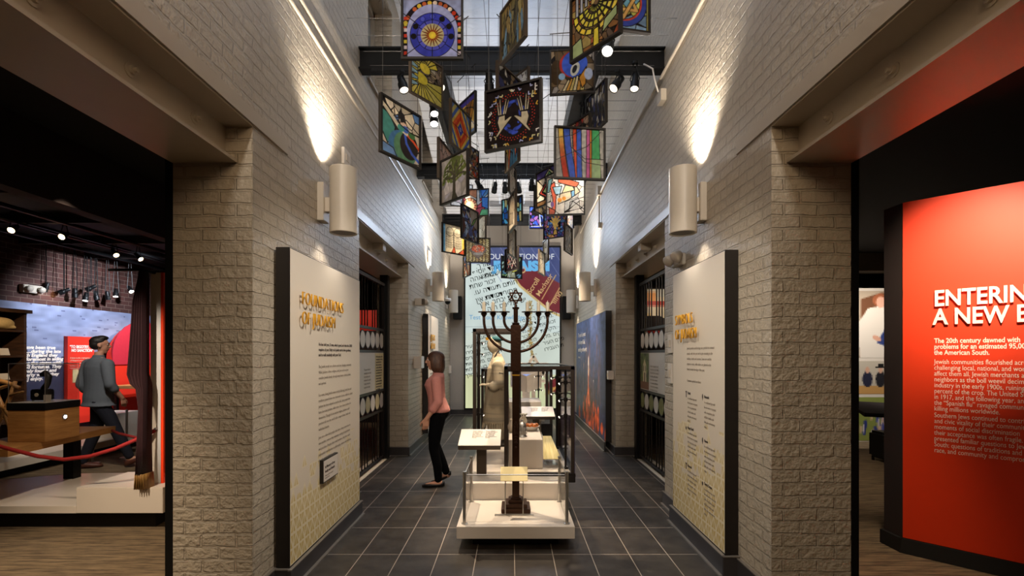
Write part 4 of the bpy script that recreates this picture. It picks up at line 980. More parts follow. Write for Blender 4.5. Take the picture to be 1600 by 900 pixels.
class Fig:
    """builds in a frame: f forward, s to the side (towards the left of the figure), z up"""
    def __init__(s, o, fwd):
        s.o = Vector(o); f = Vector(fwd).normalized(); s.f = f; s.s = Vector((0, 0, 1)).cross(f)
        s.R = Matrix((s.f, s.s, Vector((0, 0, 1)))).transposed()
    def p(s, f, l, z): return s.o+s.R@Vector((f, l, z))
    def rings(s, spec, n=20, tw=0):
        out = []
        for i, (z, f, l, rf, rl) in enumerate(spec):
            out.append([s.p(f+rf*math.cos(2*PI*k/n), l+rl*math.sin(2*PI*k/n), z) for k in range(n)])
        return out
    def limb(s, mb, pts, rs, n=12):
        # smooth path with round ends
        mb.tube([s.p(*q) for q in pts], rs, n)
        for q, r in zip(pts, rs): mb.ell(s.p(*q), (r, r, r), 12, 8)
    def hand(s, mb, wrist, dirv, palmn, side, curl=.35, L=.17):
        """palm plus five separate bent fingers; dirv: hand direction, palmn: palm normal, side: thumb side (all in f,l,z)"""
        d, n, t = (Vector(q).normalized() for q in (dirv, palmn, side)); w0 = Vector(wrist)
        A = lambda a, b, c: s.o+s.R@(w0+d*a+t*b+n*c)
        mb.loft([[A(x, .5*wd*math.cos(2*PI*k/12), .5*th*math.sin(2*PI*k/12)) for k in range(12)] for x, wd, th in ((-.02, .046, .04), (.01, .056, .034), (.05, .078, .03), (.085, .08, .026))])
        for i, (b, ln) in enumerate(((.03, .066), (.01, .076), (-.011, .07), (-.03, .054))):
            p = []; x, c, ang = .078, 0, 0
            p.append(A(x, b, c))
            for k in range(3):
                ang += curl*(1+.12*i); seg = ln*(.45, .32, .23)[k]; x += seg*math.cos(ang); c += seg*math.sin(ang); p.append(A(x, b*(1+.06*k), c))
            mb.tube(p, [.0092, .0088, .008, .0062], 8)
            for q, r in zip(p, [.0092, .0088, .008, .0062]): mb.ell(q, (r, r, r), 8, 6)
        p = [A(.015, .028, .004), A(.045, .052, .014), A(.07, .058, .022), A(.09, .055, .032)]
        mb.tube(p, [.013, .0115, .01, .0075], 8)
        for q, r in zip(p, [.013, .0115, .01, .0075]): mb.ell(q, (r, r, r), 8, 6)
    def head(s, mb, c, hh=.215, tilt=0, yaw=0):
        """head with brow, eye sockets, nose, lips, chin and ears; c is the skull centre"""
        k = hh/.215; cy, sy_ = math.cos(yaw), math.sin(yaw)
        Ry = Matrix.Rotation(yaw, 3, 'Z')@Matrix.Rotation(tilt, 3, 'Y')
        c = Vector(c); B = lambda f, l, z: s.o+s.R@(c+Ry@Vector((f*k, l*k, z*k)))
        RR = s.R@Ry
        mb.ell(B(-.01, 0, .03), (.097*k, .077*k, .085*k), 20, 14, R=RR)
        mb.ell(B(.025, 0, -.02), (.065*k, .06*k, .085*k), 18, 12, R=RR)
        mb.ell(B(.05, 0, -.088), (.028*k, .03*k, .024*k), 12, 8, R=RR)
        mb.ell(B(.078, 0, .035), (.018*k, .05*k, .012*k), 12, 8, R=RR)
        mb.tube([B(.083, 0, .03), B(.1, 0, .0), B(.108, 0, -.018)], [.008*k, .011*k, .013*k], 8); mb.ell(B(.104, 0, -.02), (.015*k, .017*k, .011*k), 10, 8, R=RR)
        for a in (-.048, -.059): mb.ell(B(.086, 0, a), (.012*k, .024*k, .006*k), 10, 6, R=RR)
        for l in (-1, 1):
            mb.ell(B(.055, l*.036, -.02), (.022*k, .018*k, .022*k), 10, 8, R=RR)
            mb.ell(B(-.008, l*.077, -.005), (.018*k, .009*k, .03*k), 10, 8, R=RR)
        return B, RR, k
    def eyes(s, B, RR, k, root):
        for l in (-1, 1):
            e = MB().ell(B(.077, l*.031, .014), (.012*k, .014*k, .009*k), 10, 8, R=RR).build('eye', M['eyewhite'], root, smooth=True)
            MB().ell(B(.088, l*.031, .014), (.004*k, .006*k, .006*k), 8, 6, R=RR).build('iris', M['hair_dark'], e, smooth=True)

# the woman in the pink sweater, in profile, facing the left wall
wd = thing('person', (-.935, 6.02, 0), 'woman in pink sweater and black trousers reading by left wall', 'person')
G = Fig((-.935, 6.02, 0), (-1, -.05, 0)); b = MB()
tors = [(.80, -.035, 0, .07, .10), (.86, -.04, 0, .115, .155), (.93, -.045, 0, .122, .165), (1.0, -.03, 0, .105, .145), (1.07, -.015, 0, .095, .128), (1.15, -.005, 0, .1, .135), (1.22, .01, 0, .112, .145), (1.28, .0, 0, .098, .152), (1.325, -.025, 0, .075, .15), (1.355, -.035, 0, .058, .09), (1.40, -.03, 0, .046, .05), (1.45, -.01, 0, .046, .048)]
b.loft(G.rings(tors))
shL, elL, wrL = (-.03, .165, 1.285), (-.055, .215, 1.03), (.085, .2, .83)
shR, elR, wrR = (-.03, -.165, 1.285), (-.03, -.215, 1.03), (.08, -.19, .83)
legL = [(-.04, .085, .86), (.0, .085, .62), (.01, .085, .46), (-.035, .085, .25), (-.045, .085, .09)]
legR = [(-.04, -.085, .86), (-.0, -.085, .64), (.01, -.085, .48), (-.07, -.09, .28), (-.125, -.09, .14)]
lr = [.085, .068, .052, .048, .034]
G.limb(b, [shL, elL, wrL], [.048, .036, .026]); G.limb(b, [shR, elR, wrR], [.048, .036, .026])
G.hand(b, wrL, (.12, 0, -1), (.25, -1, 0), (1, .2, .1), .3); G.hand(b, wrR, (.15, 0, -1), (.25, 1, 0), (1, -.2, .1), .3)
G.limb(b, legL, lr); G.limb(b, legR, lr)
for (a, l, z, fz) in ((-.045, .085, .09, .03), (-.125, -.09, .14, .05)):
    G.limb(b, [(a-.02, l, z-.04), (a+.07, l, z-.065 if z > .1 else .035), (a+.14, l, .026)], [.034, .03, .022])
B_, RR, kk = G.head(b, (.01, 0, 1.515), .21)
blob('body', b, SKIN, wd, .007)
G.eyes(B_, RR, kk, wd)
h = MB(); RH = RR
h.ell(B_(-.02, 0, .04), (.107, .09, .085), 18, 12, R=RH)
for l in (-1, 1):
    h.loft([[B_(f+rf*math.cos(2*PI*i/12), l*sd_+rl*math.sin(2*PI*i/12), z) for i in range(12)] for z, f, rf, sd_, rl in ((.08, -.01, .05, .05, .03), (.03, -.012, .066, .076, .022), (-.03, -.026, .07, .083, .022), (-.09, -.035, .07, .082, .024), (-.125, -.038, .062, .074, .022), (-.15, -.05, .04, .06, .016))])
h.loft([[B_(f+rf*math.cos(2*PI*i/14), rl*math.sin(2*PI*i/14), z) for i in range(14)] for z, f, rf, rl in ((.06, -.07, .045, .075), (0, -.085, .045, .085), (-.07, -.088, .044, .088), (-.125, -.085, .036, .08), (-.155, -.085, .022, .06))])
blob('hair', h, M['hair_brown'], wd, .007, it=3)
sw = MB(); inf = .012
sw.loft(G.rings([(z, f, l, rf+inf, rl+inf) for z, f, l, rf, rl in [(.895, -.043, 0, .12, .16)]+tors[2:9]+[(1.35, -.036, 0, .058, .095), (1.385, -.032, 0, .046, .055)]], 22))
for sh_, el_, wr_ in ((shL, elL, wrL), (shR, elR, wrR)):
    m_ = tuple(el_[i]+(wr_[i]-el_[i])*.42 for i in range(3))
    G.limb(sw, [sh_, tuple((sh_[i]+el_[i])/2 for i in range(3)), el_, m_], [.066, .06, .058, .05])
    for t_, r_ in ((.12, .058), (.26, .057), (.4, .055)):
        q = tuple(el_[i]+(wr_[i]-el_[i])*t_ for i in range(3)); sw.ell(G.p(*q), (r_, r_, .018), 12, 8)
blob('sweater', sw, M['sweater'], wd, .009, it=3)
tr = MB(); tr.loft(G.rings([(.80, -.035, 0, .085, .11), (.86, -.04, 0, .124, .163), (.91, -.044, 0, .127, .168), (.945, -.045, 0, .125, .165)], 20))
G.limb(tr, legL, [.095, .078, .062, .056, .046]); G.limb(tr, legR, [.095, .078, .062, .056, .046])
blob('trousers', tr, M['trousers'], wd, .009, it=3)
for (a, l, z) in ((-.045, .085, .0), (-.125, -.09, .04)):
    s_ = MB()
    if z == 0:
        s_.loft([[G.p(a+x, l+.5*w_*math.cos(2*PI*i/12), max(.001, zc+hh*math.sin(2*PI*i/12))) for i in range(12)] for x, w_, zc, hh in ((-.075, .03, .04, .03), (-.05, .062, .034, .033), (.02, .07, .026, .024), (.1, .082, .024, .023), (.16, .062, .02, .018), (.195, .02, .014, .012))])
    else:
        s_.loft([[G.p(a+x, l+.5*w_*math.cos(2*PI*i/12), max(.001, zc+hh*math.sin(2*PI*i/12))) for i in range(12)] for x, w_, zc, hh in ((-.06, .03, .13, .03), (-.035, .062, .11, .035), (.03, .07, .07, .028), (.1, .082, .032, .024), (.15, .062, .022, .018), (.185, .02, .014, .012))])
    s_.build('shoe', M['shoe_black'], wd, smooth=True)

# the man walking away in the left gallery
mo = Vector((-5.78, 6.9, 0))
mp = thing('person', mo, 'man in grey shirt and dark jeans walking away in left gallery', 'person')
G = Fig(mo, (.34, .94, 0)); b = MB(); LG = Fig(mo, (.9, .42, 0))
tors = [(.86, 0, 0, .08, .12), (.93, 0, 0, .115, .165), (1.0, 0, 0, .12, .17), (1.1, .0, 0, .11, .165), (1.2, .01, 0, .12, .175), (1.32, .01, 0, .128, .195), (1.42, .0, 0, .115, .205), (1.49, -.01, 0, .085, .19), (1.53, -.01, 0, .065, .11), (1.57, 0, 0, .055, .06), (1.63, .01, 0, .054, .056)]
b.loft(G.rings(tors))
aL = [(-.01, .205, 1.45), (-.06, .27, 1.17), (.08, .27, .95)]; aR = [(-.01, -.205, 1.45), (-.03, -.29, 1.18), (.12, -.30, .98)]
for a in (aL, aR): G.limb(b, a, [.056, .044, .03])
G.hand(b, aL[2], (.2, 0, -1), (.2, -1, 0), (1, 0, 0), .35); G.hand(b, aR[2], (.25, 0, -1), (.2, 1, 0), (1, 0, 0), .35)
l1 = [(-.02, .09, .93), (-.03, .09, .7), (-.06, .09, .5), (-.14, .09, .28), (-.20, .09, .10)]
l2 = [(.02, -.09, .93), (.14, -.09, .72), (.22, -.09, .53), (.30, -.09, .33), (.37, -.09, .16)]
for l_ in (l1, l2): LG.limb(b, l_, [.09, .076, .06, .052, .038])
LG.limb(b, [(-.22, .09, .07), (-.1, .09, .035)], [.04, .03]); LG.limb(b, [(.37, -.09, .12), (.48, -.09, .12)], [.04, .03])
B_, RR, kk = G.head(b, (.02, 0, 1.72), .225, yaw=-.5)
blob('body', b, SKIN, mp, .009); G.eyes(B_, RR, kk, mp)
h = MB(); h.ell(B_(-.022, 0, .05), (.1, .085, .08), 18, 12, R=RR); h.ell(B_(-.05, 0, .01), (.07, .08, .075), 18, 12, R=RR); h.ell(B_(.02, 0, .1), (.075, .07, .035), 14, 8, R=RR)
blob('hair', h, M['hair_dark'], mp, .008)
sh = MB(); inf = .02
sh.loft(G.rings([(z, f, l, rf+inf+e_, rl+inf+e_) for (z, f, l, rf, rl), e_ in zip([(.875, 0, 0, .135, .195)]+tors[1:9], (.03, .028, .022, .018, .012, .006, .004, 0, 0))]+[(1.55, -.005, 0, .068, .075), (1.585, 0, 0, .066, .07)], 22))
for a in (aL, aR):
    G.limb(sh, [a[0], a[1], tuple(a[1][i]+(a[2][i]-a[1][i])*.3 for i in range(3))], [.082, .068, .062])
blob('shirt', sh, M['shirt'], mp, .011, it=3)
tr = MB(); tr.loft(G.rings([(.86, 0, 0, .1, .13), (.94, 0, 0, .13, .175), (1.0, 0, 0, .125, .172)]))
for l_ in (l1, l2): LG.limb(tr, l_, [.1, .09, .076, .068, .056])
blob('jeans', tr, M['jeans'], mp, .011, it=3)
s_ = MB(); sp_ = ((-.07, .04, .05, .04), (-.04, .08, .05, .048), (.05, .09, .045, .042), (.13, .1, .035, .033), (.2, .08, .03, .026), (.235, .03, .022, .014))
s_.loft([[LG.p(-.21+x, .09+.5*w_*math.cos(2*PI*i/14), max(.001, zc+hh*math.sin(2*PI*i/14))) for i in range(14)] for x, w_, zc, hh in sp_]); s_.build('shoe', M['shoe_brown'], mp, smooth=True)
s_ = MB(); s_.loft([[LG.p(.38+x*.93, -.09+.5*w_*math.cos(2*PI*i/14), max(.001, .03+x*.38+zc+hh*math.sin(2*PI*i/14))) for i in range(14)] for x, w_, zc, hh in sp_]); s_.build('shoe', M['shoe_brown'], mp, smooth=True)

# ---------------------------------------------------------------- mannequin in prayer shawl
mq = thing('mannequin', (-.2, 7.05, .386), 'cream mannequin in prayer shawl and teal cap inside tall case', 'mannequin')
M['linen'] = mat('cream_cloth', lin(206, 190, 162), .9, var=.08, scale=40, bump=.3)
M['shawl'] = streak_mat('striped_shawl', lin(200, 184, 154), lin(156, 146, 130), sv=(.5, .5, 16), rough=.9, bump=.3, lo=.5, hi=.66)
M['teal'] = mat('teal_velvet', lin(24, 84, 92), .8, var=.15)
M['strap'] = mat('black_strap', lin(26, 22, 22), .5)
G = Fig((-.22, 7.05, 0), (-1, -.1, 0)); b = MB()
b.loft(G.rings([(.387, 0, 0, .13, .16), (.6, 0, 0, .14, .17), (.9, 0, 0, .13, .18), (1.2, 0, 0, .12, .18), (1.4, 0, 0, .11, .2), (1.5, -.01, 0, .075, .16), (1.56, 0, 0, .055, .055), (1.62, .01, 0, .055, .055)]))
b.ell(G.p(.03, 0, 1.73), (.105, .082, .125), 20, 14, R=G.R)
G.limb(b, [(0, .19, 1.44), (-.06, .22, 1.15), (.07, .2, 1.15), (.13, .19, 1.17)], [.055, .05, .04, .03]); G.limb(b, [(0, -.19, 1.44), (-.06, -.23, 1.15), (.1, -.2, 1.15)], [.055, .05, .04])
G.hand(b, (.13, .19, 1.17), (1, 0, .1), (0, -.2, -1), (0, -1, .2), .3)
blob('body', b, M['linen'], mq, .009)
sh = MB(); sh.loft(G.rings([(.62, .01, 0, .19, .2), (.9, 0, 0, .18, .22), (1.2, -.01, 0, .16, .235), (1.4, -.01, 0, .14, .24), (1.5, -.015, 0, .1, .19), (1.56, -.01, 0, .075, .08), (1.6, -.005, 0, .07, .075)], 22))
G.limb(sh, [(0, .2, 1.43), (-.02, .24, 1.2), (.05, .23, 1.15)], [.085, .085, .075])
blob('prayer_shawl', sh, M['shawl'], mq, .01, it=3)
fr = MB()
for i in range(36):
    a = 2*PI*i/36; fr.tube([G.p(.01+.188*math.cos(a), .2*math.sin(a), .63), G.p(.01+.2*math.cos(a), .212*math.sin(a), .54+.02*(i % 2))], .006, 5)
fr.build('fringe', M['linen'], mq)
cpb = MB(); cpb.loft([[G.p(.01+r_*math.cos(2*PI*i/18)-.04*(1-z_), r_*.8*math.sin(2*PI*i/18), 1.775+.075*z_) for i in range(18)] for r_, z_ in ((.108, .2), (.095, .62), (.06, .98), (.01, 1.12))]); cpb.build('cap', M['teal'], mq, smooth=True)
for pts in ([(.12, 0, 1.80), (.05, .082, 1.75), (-.04, .07, 1.68), (-.07, .0, 1.64)], [(-.04, .07, 1.68), (.02, .08, 1.58), (.09, .05, 1.45), (.13, .06, 1.3)]):
    MB().tube([G.p(*q) for q in pts], .008, 6).build('strap', M['strap'], mq, smooth=True)
MB().obox(G.p(.135, 0, 1.815), (.04, .04, .04), G.R).build('leather_box', M['gold'], mq)
for i in range(7):
    f = -.02+.023*i; MB().lathe([(.055-.0026*i, -.005), (.058-.0026*i, 0), (.055-.0026*i, .005)], G.p(f, .218-.003*i, 1.151), 14, axis=G.f+Vector((0, 0, .15))).build('arm_wrap', M['strap'], mq)
for k in range(3): MB().tube([G.p(.02, .275, 1.3), G.p(-.02, .3, 1.34-.03*k), G.p(-.07, .28, 1.33-.04*k)], .006, 6).build('strap', M['strap'], mq)
# ---------------------------------------------------------------- the hanging stained glass panels
S0 = .46
BLK = (24, 20, 20)
def d_zodiac(R):
    R.a[:] = (150, 158, 196)
    r = np.random.RandomState(1)
    R.ell(0, -.1, 1.06, 1.1, (30, 24, 30)); 
    for i in range(22):
        a = PI*(-.15+1.3*i/21); R.circ(.97*math.cos(a), -.1+1.0*math.sin(a), .075, [(200, 60, 36), (230, 210, 190), (214, 180, 60), (30, 24, 30), (180, 90, 50)][r.randint(5)])
    R.put((np.abs(R.u) > .86) & (R.v < 0), (30, 24, 30))
    for i in range(7):
        for s in (-1, 1): R.poly([(s*.88, -.9+i*.2), (s*.99, -.9+i*.2), (s*.99, -.78+i*.2), (s*.88, -.78+i*.2)], [(200, 60, 40), (206, 190, 196), (210, 190, 70)][(i+(s > 0)) % 3])
    R.put((R.u/.88)**2+((R.v+.1)/.95)**2 < 1, (160, 164, 206)); R.put((np.abs(R.u) < .86) & (R.v < -.1) & (np.abs(R.u) < .86), (160, 164, 206))
    R.circ(0, -.22, .78, BLK); R.circ(0, -.22, .76, (56, 62, 170)); R.ring(0, -.22, .52, .535, BLK); R.circ(0, -.22, .515, (82, 84, 186))
    for i in range(7):
        a = PI*(-.02+1.04*i/6); R.circ(.65*math.cos(a), -.22+.65*math.sin(a), .1, BLK if i in (0, 1, 2, 5, 6) else (40, 40, 120)); 
        if i in (3, 4): R.circ(.65*math.cos(a), -.22+.65*math.sin(a), .08, (76, 84, 190))
    for i in range(12):
        a = 2*PI*i/12; R.line(.4*math.cos(a), -.22+.4*math.sin(a), .52*math.cos(a), -.22+.52*math.sin(a), BLK, .012)
    for a in (.6, 1.57, 2.5, -.6, -1.57, -2.5): R.line(.53*math.cos(a), -.22+.53*math.sin(a), 1.4*math.cos(a), -.22+1.4*math.sin(a), BLK, .012)
    R.circ(0, -.22, .4, (186, 174, 130))
    for i in range(18):
        a = 2*PI*i/18; p = lambda t, rr: (rr*math.cos(a+t), -.22+rr*math.sin(a+t))
        R.poly([p(-.17, .12), p(0, .38), p(.17, .12)], (190, 60, 30), (90, 30, 20), .008); R.poly([p(.1, .12), p(.17, .32), p(.25, .12)], (226, 200, 80))
    R.circ(0, -.22, .125, (230, 200, 60))
def d_rays(R):
    R.mosaic(3, 90, [(120, 104, 88), (150, 130, 100), (96, 84, 74), (170, 160, 140)], lw=.015)
    for cx, cy, a0, a1, L in ((-.1, .48, .3, 3.4, .9), (-.35, -.2, 3.3, 6.2, 1.6)):
        for i in range(11):
            a = a0+(a1-a0)*i/10; b = a0+(a1-a0)*(i+1)/10
            R.poly([(cx, cy), (cx+L*math.cos(a), cy+L*math.sin(a)), (cx+L*math.cos(b), cy+L*math.sin(b))], (226-i*4, 206-i*3, 74+10*(i % 3)), BLK, .02)
    R.ell(-.1, .46, .34, .22, (232, 210, 70)); R.ring(-.1, .46, .33, .36, BLK); R.ell(-.35, -.1, .42, .26, (214, 196, 62))
    for i in range(4): R.poly([(-1, .5-.3*i), (-.55, .38-.26*i), (-.55, .28-.26*i), (-1, .25-.3*i)], (140, 176, 190), BLK, .015)
def d_whale(R):
    R.mosaic(7, 34, [(226, 190, 168), (226, 214, 196), (40, 36, 40), (90, 130, 190), (214, 202, 180)], lw=.03)
    R.poly([(-1, .6), (-.6, .5), (-.3, .1), (-.4, -.4), (-.7, -.6), (-1, -.2)], (60, 130, 124), BLK, .025)
    R.ell(.1, -.55, .75, .65, (60, 110, 160)); R.ell(.25, -.5, .62, .6, (84, 132, 100)); R.ell(.45, -.35, .5, .52, (34, 28, 30)); R.pl([(.2, .1), (.3, -.3), (.6, -.6), (1, -.8)], (60, 92, 200), .06)
    R.pl([(.35, .05), (.7, -.1), (1, -.3)], (220, 80, 40), .05); R.pl([(-.9, .75), (-.2, .25), (.3, .1)], (222, 210, 186), .1); R.pl([(-.9, .65), (-.2, .15)], BLK, .02)
    for p in ((.25, .22, 60, 100, 190), (.0, .2, 60, 140, 130), (.6, .1, 70, 120, 70)): R.ell(p[0], p[1], .18, .13, p[2:]); 
    R.pl([(-1, .9), (-.4, .6), (0, .3), (.5, .2), (1, .2)], BLK, .02); R.pl([(-.4, 1), (-.3, .5), (.3, .6), (1, .3)], BLK, .02); R.poly([(-1, -.6), (-.4, -.7), (-.2, -1), (-1, -1)], (110, 150, 206), BLK, .02)
    R.poly([(0, .95), (.2, .5), (.02, .4), (-.15, .7)], BLK)
def d_hands(R):
    R.a[:] = (26, 18, 20); r = np.random.RandomState(6)
    for i in range(26):
        a = 2*PI*i/26; R.ell(.52*math.cos(a)*r.uniform(.5, 1.1), .52*math.sin(a)*r.uniform(.5, 1.1), .055, .13, tuple(np.array((52, 72, 170))*r.uniform(.6, 1.3)), a)
    for k, rr in enumerate((.72, .8)):
        for i in range(44):
            a = 2*PI*(i+.5*k)/44; R.circ(rr*math.cos(a), rr*math.sin(a), .022, (190, 50, 36))
    for i in range(70):
        a = r.uniform(0, 2*PI); q = r.uniform(.9, 1.25); x, y = q*math.cos(a), q*math.sin(a)
        if max(abs(x), abs(y)) < .93:
            c = [(226, 222, 220), (170, 176, 220), (210, 160, 60), (214, 206, 150)][r.randint(4)]; t = a+1.57
            R.pl([(x, y), (x+.06*math.cos(t+.8), y+.06*math.sin(t+.8)), (x+.11*math.cos(t-.2), y+.11*math.sin(t-.2))], c, .02)
    for s in (-1, 1):
        T = lambda x, y: (s*x, y); c = (196, 184, 156)
        R.poly([T(.62, -.62), T(.5, -.5), T(.34, -.32), T(.05, -.02), T(.0, .03), T(.12, .03), T(.3, -.06), T(.3, .14), T(.54, .12), T(.6, -.1), T(.52, -.36), T(.66, -.56)], c, BLK, .018)
        for x0, x1, y1 in ((.30, .16, .62), (.36, .25, .68), (.46, .5, .7), (.53, .6, .6)):
            R.poly([T(x0-.035, .13), T(x1-.02, y1), T(x1+.02, y1), T(x0+.04, .13)], c, BLK, .012)
        R.line(s*.3, .12, s*.56, .1, BLK, .016)
def d_tree(R):
    R.a[:] = (206, 200, 196); R.mosaic(5, 26, [(206, 200, 198), (190, 186, 196), (216, 208, 200)], lead=(170, 166, 160), lw=.012); r = np.random.RandomState(2)
    R.ell(0, .42, .8, .58, (112, 122, 66))
    for i in range(60): R.ell(r.uniform(-.85, .85), r.uniform(-.1, .9), .12, .09, tuple(np.array((104, 116, 60))*r.uniform(.65, 1.35)), r.uniform(0, 3))
    R.put(R.pmask([(-.95, 1), (-.2, 1), (-.6, .75), (-.95, .5)]), (206, 200, 196)); R.put(R.pmask([(.5, 1), (.95, 1), (.95, .6)]), (206, 200, 196))
    for i in range(22): R.ell(r.uniform(-.7, .7), r.uniform(-.05, .75), .1, .03, (206, 202, 194), r.uniform(.2, 1.2))
    tk = (84, 80, 64)
    R.poly([(-.22, -1), (.3, -1), (.12, -.7), (.1, -.1), (.12, .1), (-.12, .1), (-.1, -.3), (-.12, -.7)], tk)
    for q in ([(0, .1), (-.25, .35), (-.55, .45)], [(0, .05), (.3, .35), (.6, .5)], [(0, .1), (.05, .5), (.2, .75)], [(-.1, .2), (-.15, .5), (-.35, .7)], [(-.08, 0), (-.4, .1), (-.7, .1)], [(.08, 0), (.45, .12), (.75, .1)]): R.pl(q, tk, .045)
def d_menorah(R):
    R.mosaic(4, 80, [(150, 104, 60), (116, 92, 66), (170, 150, 90), (96, 80, 70), (160, 80, 50)], lw=.02)
    for i in range(5): R.poly([(-.85+.2*i, .3+.1*i), (-.72+.2*i, .3+.1*i), (-.72+.2*i, 1), (-.85+.2*i, 1)], (178, 182, 196), BLK, .02)
    for k, rr in enumerate((.95, .72, .5, .28)):
        for i in range(9):
            a = PI*1.02+PI*.96*i/9; b = PI*1.02+PI*.96*(i+.86)/9; c = PI/180*18
            q = [(.05+rr*1.05*math.cos(t), .42+rr*math.sin(t)) for t in (a, b)]+[(.05+(rr-.17)*1.05*math.cos(t), .42+(rr-.17)*math.sin(t)) for t in (b, a)]
            R.poly(q, (222-8*k, 206-6*(i % 3), 66+12*(i % 2)), BLK, .018)
    R.poly([(-.05, -.4), (.15, -.4), (.18, -1), (-.08, -1)], (224, 206, 70), BLK, .02)
    for q in ([(-1, -.5), (-.6, -.4), (-.5, -1), (-1, -1)], [(.3, -.7), (.9, -.4), (.9, -.1), (.4, -.3)]): R.poly(q, (160, 178, 128), BLK, .02)
def d_star(R):
    R.mosaic(9, 16, [(130, 160, 190), (150, 170, 90), (100, 150, 170), (190, 190, 90)], lw=.03)
    R.ring(0, .05, .74, .95, (56, 70, 150)); R.ring(0, .05, .68, .75, (190, 70, 50)); R.ring(0, .05, .94, .97, BLK); R.ring(0, .05, .66, .68, BLK)
    for o in (0, PI):
        v = [(.62*math.sin(o+i*2*PI/3), .05+.62*math.cos(o+i*2*PI/3)) for i in range(3)]
        R.pl(v+[v[0]], BLK, .085); R.pl(v+[v[0]], (206, 160, 90), .06)
    R.put(np.abs(R.u) > .93, (150, 140, 80)); R.put((np.abs(np.abs(R.u)-.93) < .015), BLK)
def d_eye(R):
    R.mosaic(11, 40, [(110, 88, 60), (150, 130, 104), (84, 66, 44), (180, 170, 160)], lw=.02)
    R.ell(-.75, 0, .3, .6, (70, 52, 30)); R.ell(.0, .35, .62, .62, (176, 52, 44)); R.ell(.1, .36, .6, .62, (64, 96, 204)); R.poly([(-.45, .1), (.6, .1), (.2, -.45)], (64, 96, 204))
    R.ell(.12, .12, .2, .34, (206, 204, 190), -.35); R.ell(.1, .12, .1, .2, (40, 40, 44), -.35); R.ell(.22, .7, .17, .14, (90, 140, 190))
    for i in range(6): R.poly([(-.5+.17*i, -.9), (-.2+.13*i, -.35+.05*i), (-.1+.13*i, -.4+.06*i), (-.3+.17*i, -.9)], [(222, 206, 160), (206, 150, 66), (214, 190, 110)][i % 3], BLK, .018)
    R.poly([(.3, -.3), (.65, .2), (.62, -.6), (.45, -.8)], (206, 140, 50), BLK, .02); R.ell(.75, -.15, .2, .28, (180, 190, 214)); R.ell(-.5, -.2, .16, .16, (140, 176, 210))
def d_rainbow(R):
    R.a[:] = (196, 192, 184); R.noise(3, .12, 20)
    st = [(-.9, -.7, -.7, -.45, 'y'), (-.68, -.42, -.42, -.12, (70, 104, 214)), (-.3, -.14, -.18, -.1, (226, 92, 60)), (-.14, .06, -.12, .1, (70, 104, 214)), (.28, .42, .26, .42, (214, 110, 170)), (.42, .5, .42, .5, (236, 150, 60)), (.5, .82, .5, .9, (84, 184, 116))]
    for a, b, c, d, col in st:
        pts = [(a, 1), (b, 1)]+[(b+(d-b)*((1-v)/2)**1.6, v) for v in np.linspace(1, -1, 9)]+[(a+(c-a)*((1-v)/2)**1.6, v) for v in np.linspace(-1, 1, 9)]
        if col == 'y':
            R.poly(pts, (240, 204, 90), BLK, .012); m = R.pmask(pts); f = np.clip((.75-R.v)/1.2, 0, 1)[..., None]
            R.a[m] = (np.array((244, 208, 96))*(1-f)+np.array((224, 62, 30))*f)[m]; R.pl(pts, BLK, .012)
        else: R.poly(pts, col, BLK, .012)
    R.put((R.u > .5) & (R.v < -.2) & (R.u < .88), (206, 214, 170), .75)
    for q in ([(-1, .6), (-.3, .75), (.1, 1)], [(-.35, 1), (-.3, .2), (.2, -.2), (1, -.2)], [(-.4, .3), (.2, -.35), (1, -.45)], [(.9, .95), (.3, .3), (-.4, .0), (-1, -.3)]): R.pl(q, (60, 50, 50), .012)
def d_person(R):
    R.mosaic(13, 22, [(236, 226, 212), (240, 232, 222), (232, 214, 190), (226, 222, 216)], lw=.02)
    R.poly([(-.85, .6), (-.6, .8), (-.5, .2), (-.55, -.9), (-.75, -.9), (-.7, -.2)], (224, 100, 70), BLK, .02); R.poly([(-.4, 1), (.2, .9), (.75, .7), (.6, .45), (.1, .6), (-.4, .75)], (226, 112, 80), BLK, .02)
    R.poly([(-.95, .9), (-.7, 1), (-.9, .2), (-1, .2)], (120, 170, 176), BLK, .02); R.poly([(-.3, .1), (.6, .5), (.8, .2), (.2, -.2), (-.4, -.45)], (226, 206, 170), BLK, .02)
    R.circ(-.32, -.22, .12, (230, 150, 60)); R.circ(-.08, -.14, .11, (230, 150, 60)); R.poly([(.3, .2), (.5, .4), (.5, -.0), (.34, -.1)], (130, 180, 216), BLK, .02); R.poly([(-.7, .5), (-.2, .55), (-.3, .1), (-.55, .1)], (170, 206, 222), BLK, .02)
    R.poly([(.0, .6), (.4, .5), (.5, .3), (-.2, .15)], (238, 224, 170), BLK, .02); R.pl([(.1, -.9), (.4, -.3), (1, -.75)], BLK, .018); R.pl([(.2, -.9), (.25, -.35), (.6, -.2), (1, -.1)], BLK, .018); R.poly([(-.9, -.6), (-.55, -.8), (-.6, -1), (-.9, -1)], (206, 90, 60), BLK, .02); R.ell(-.72, -.45, .09, .16, (120, 90, 150))
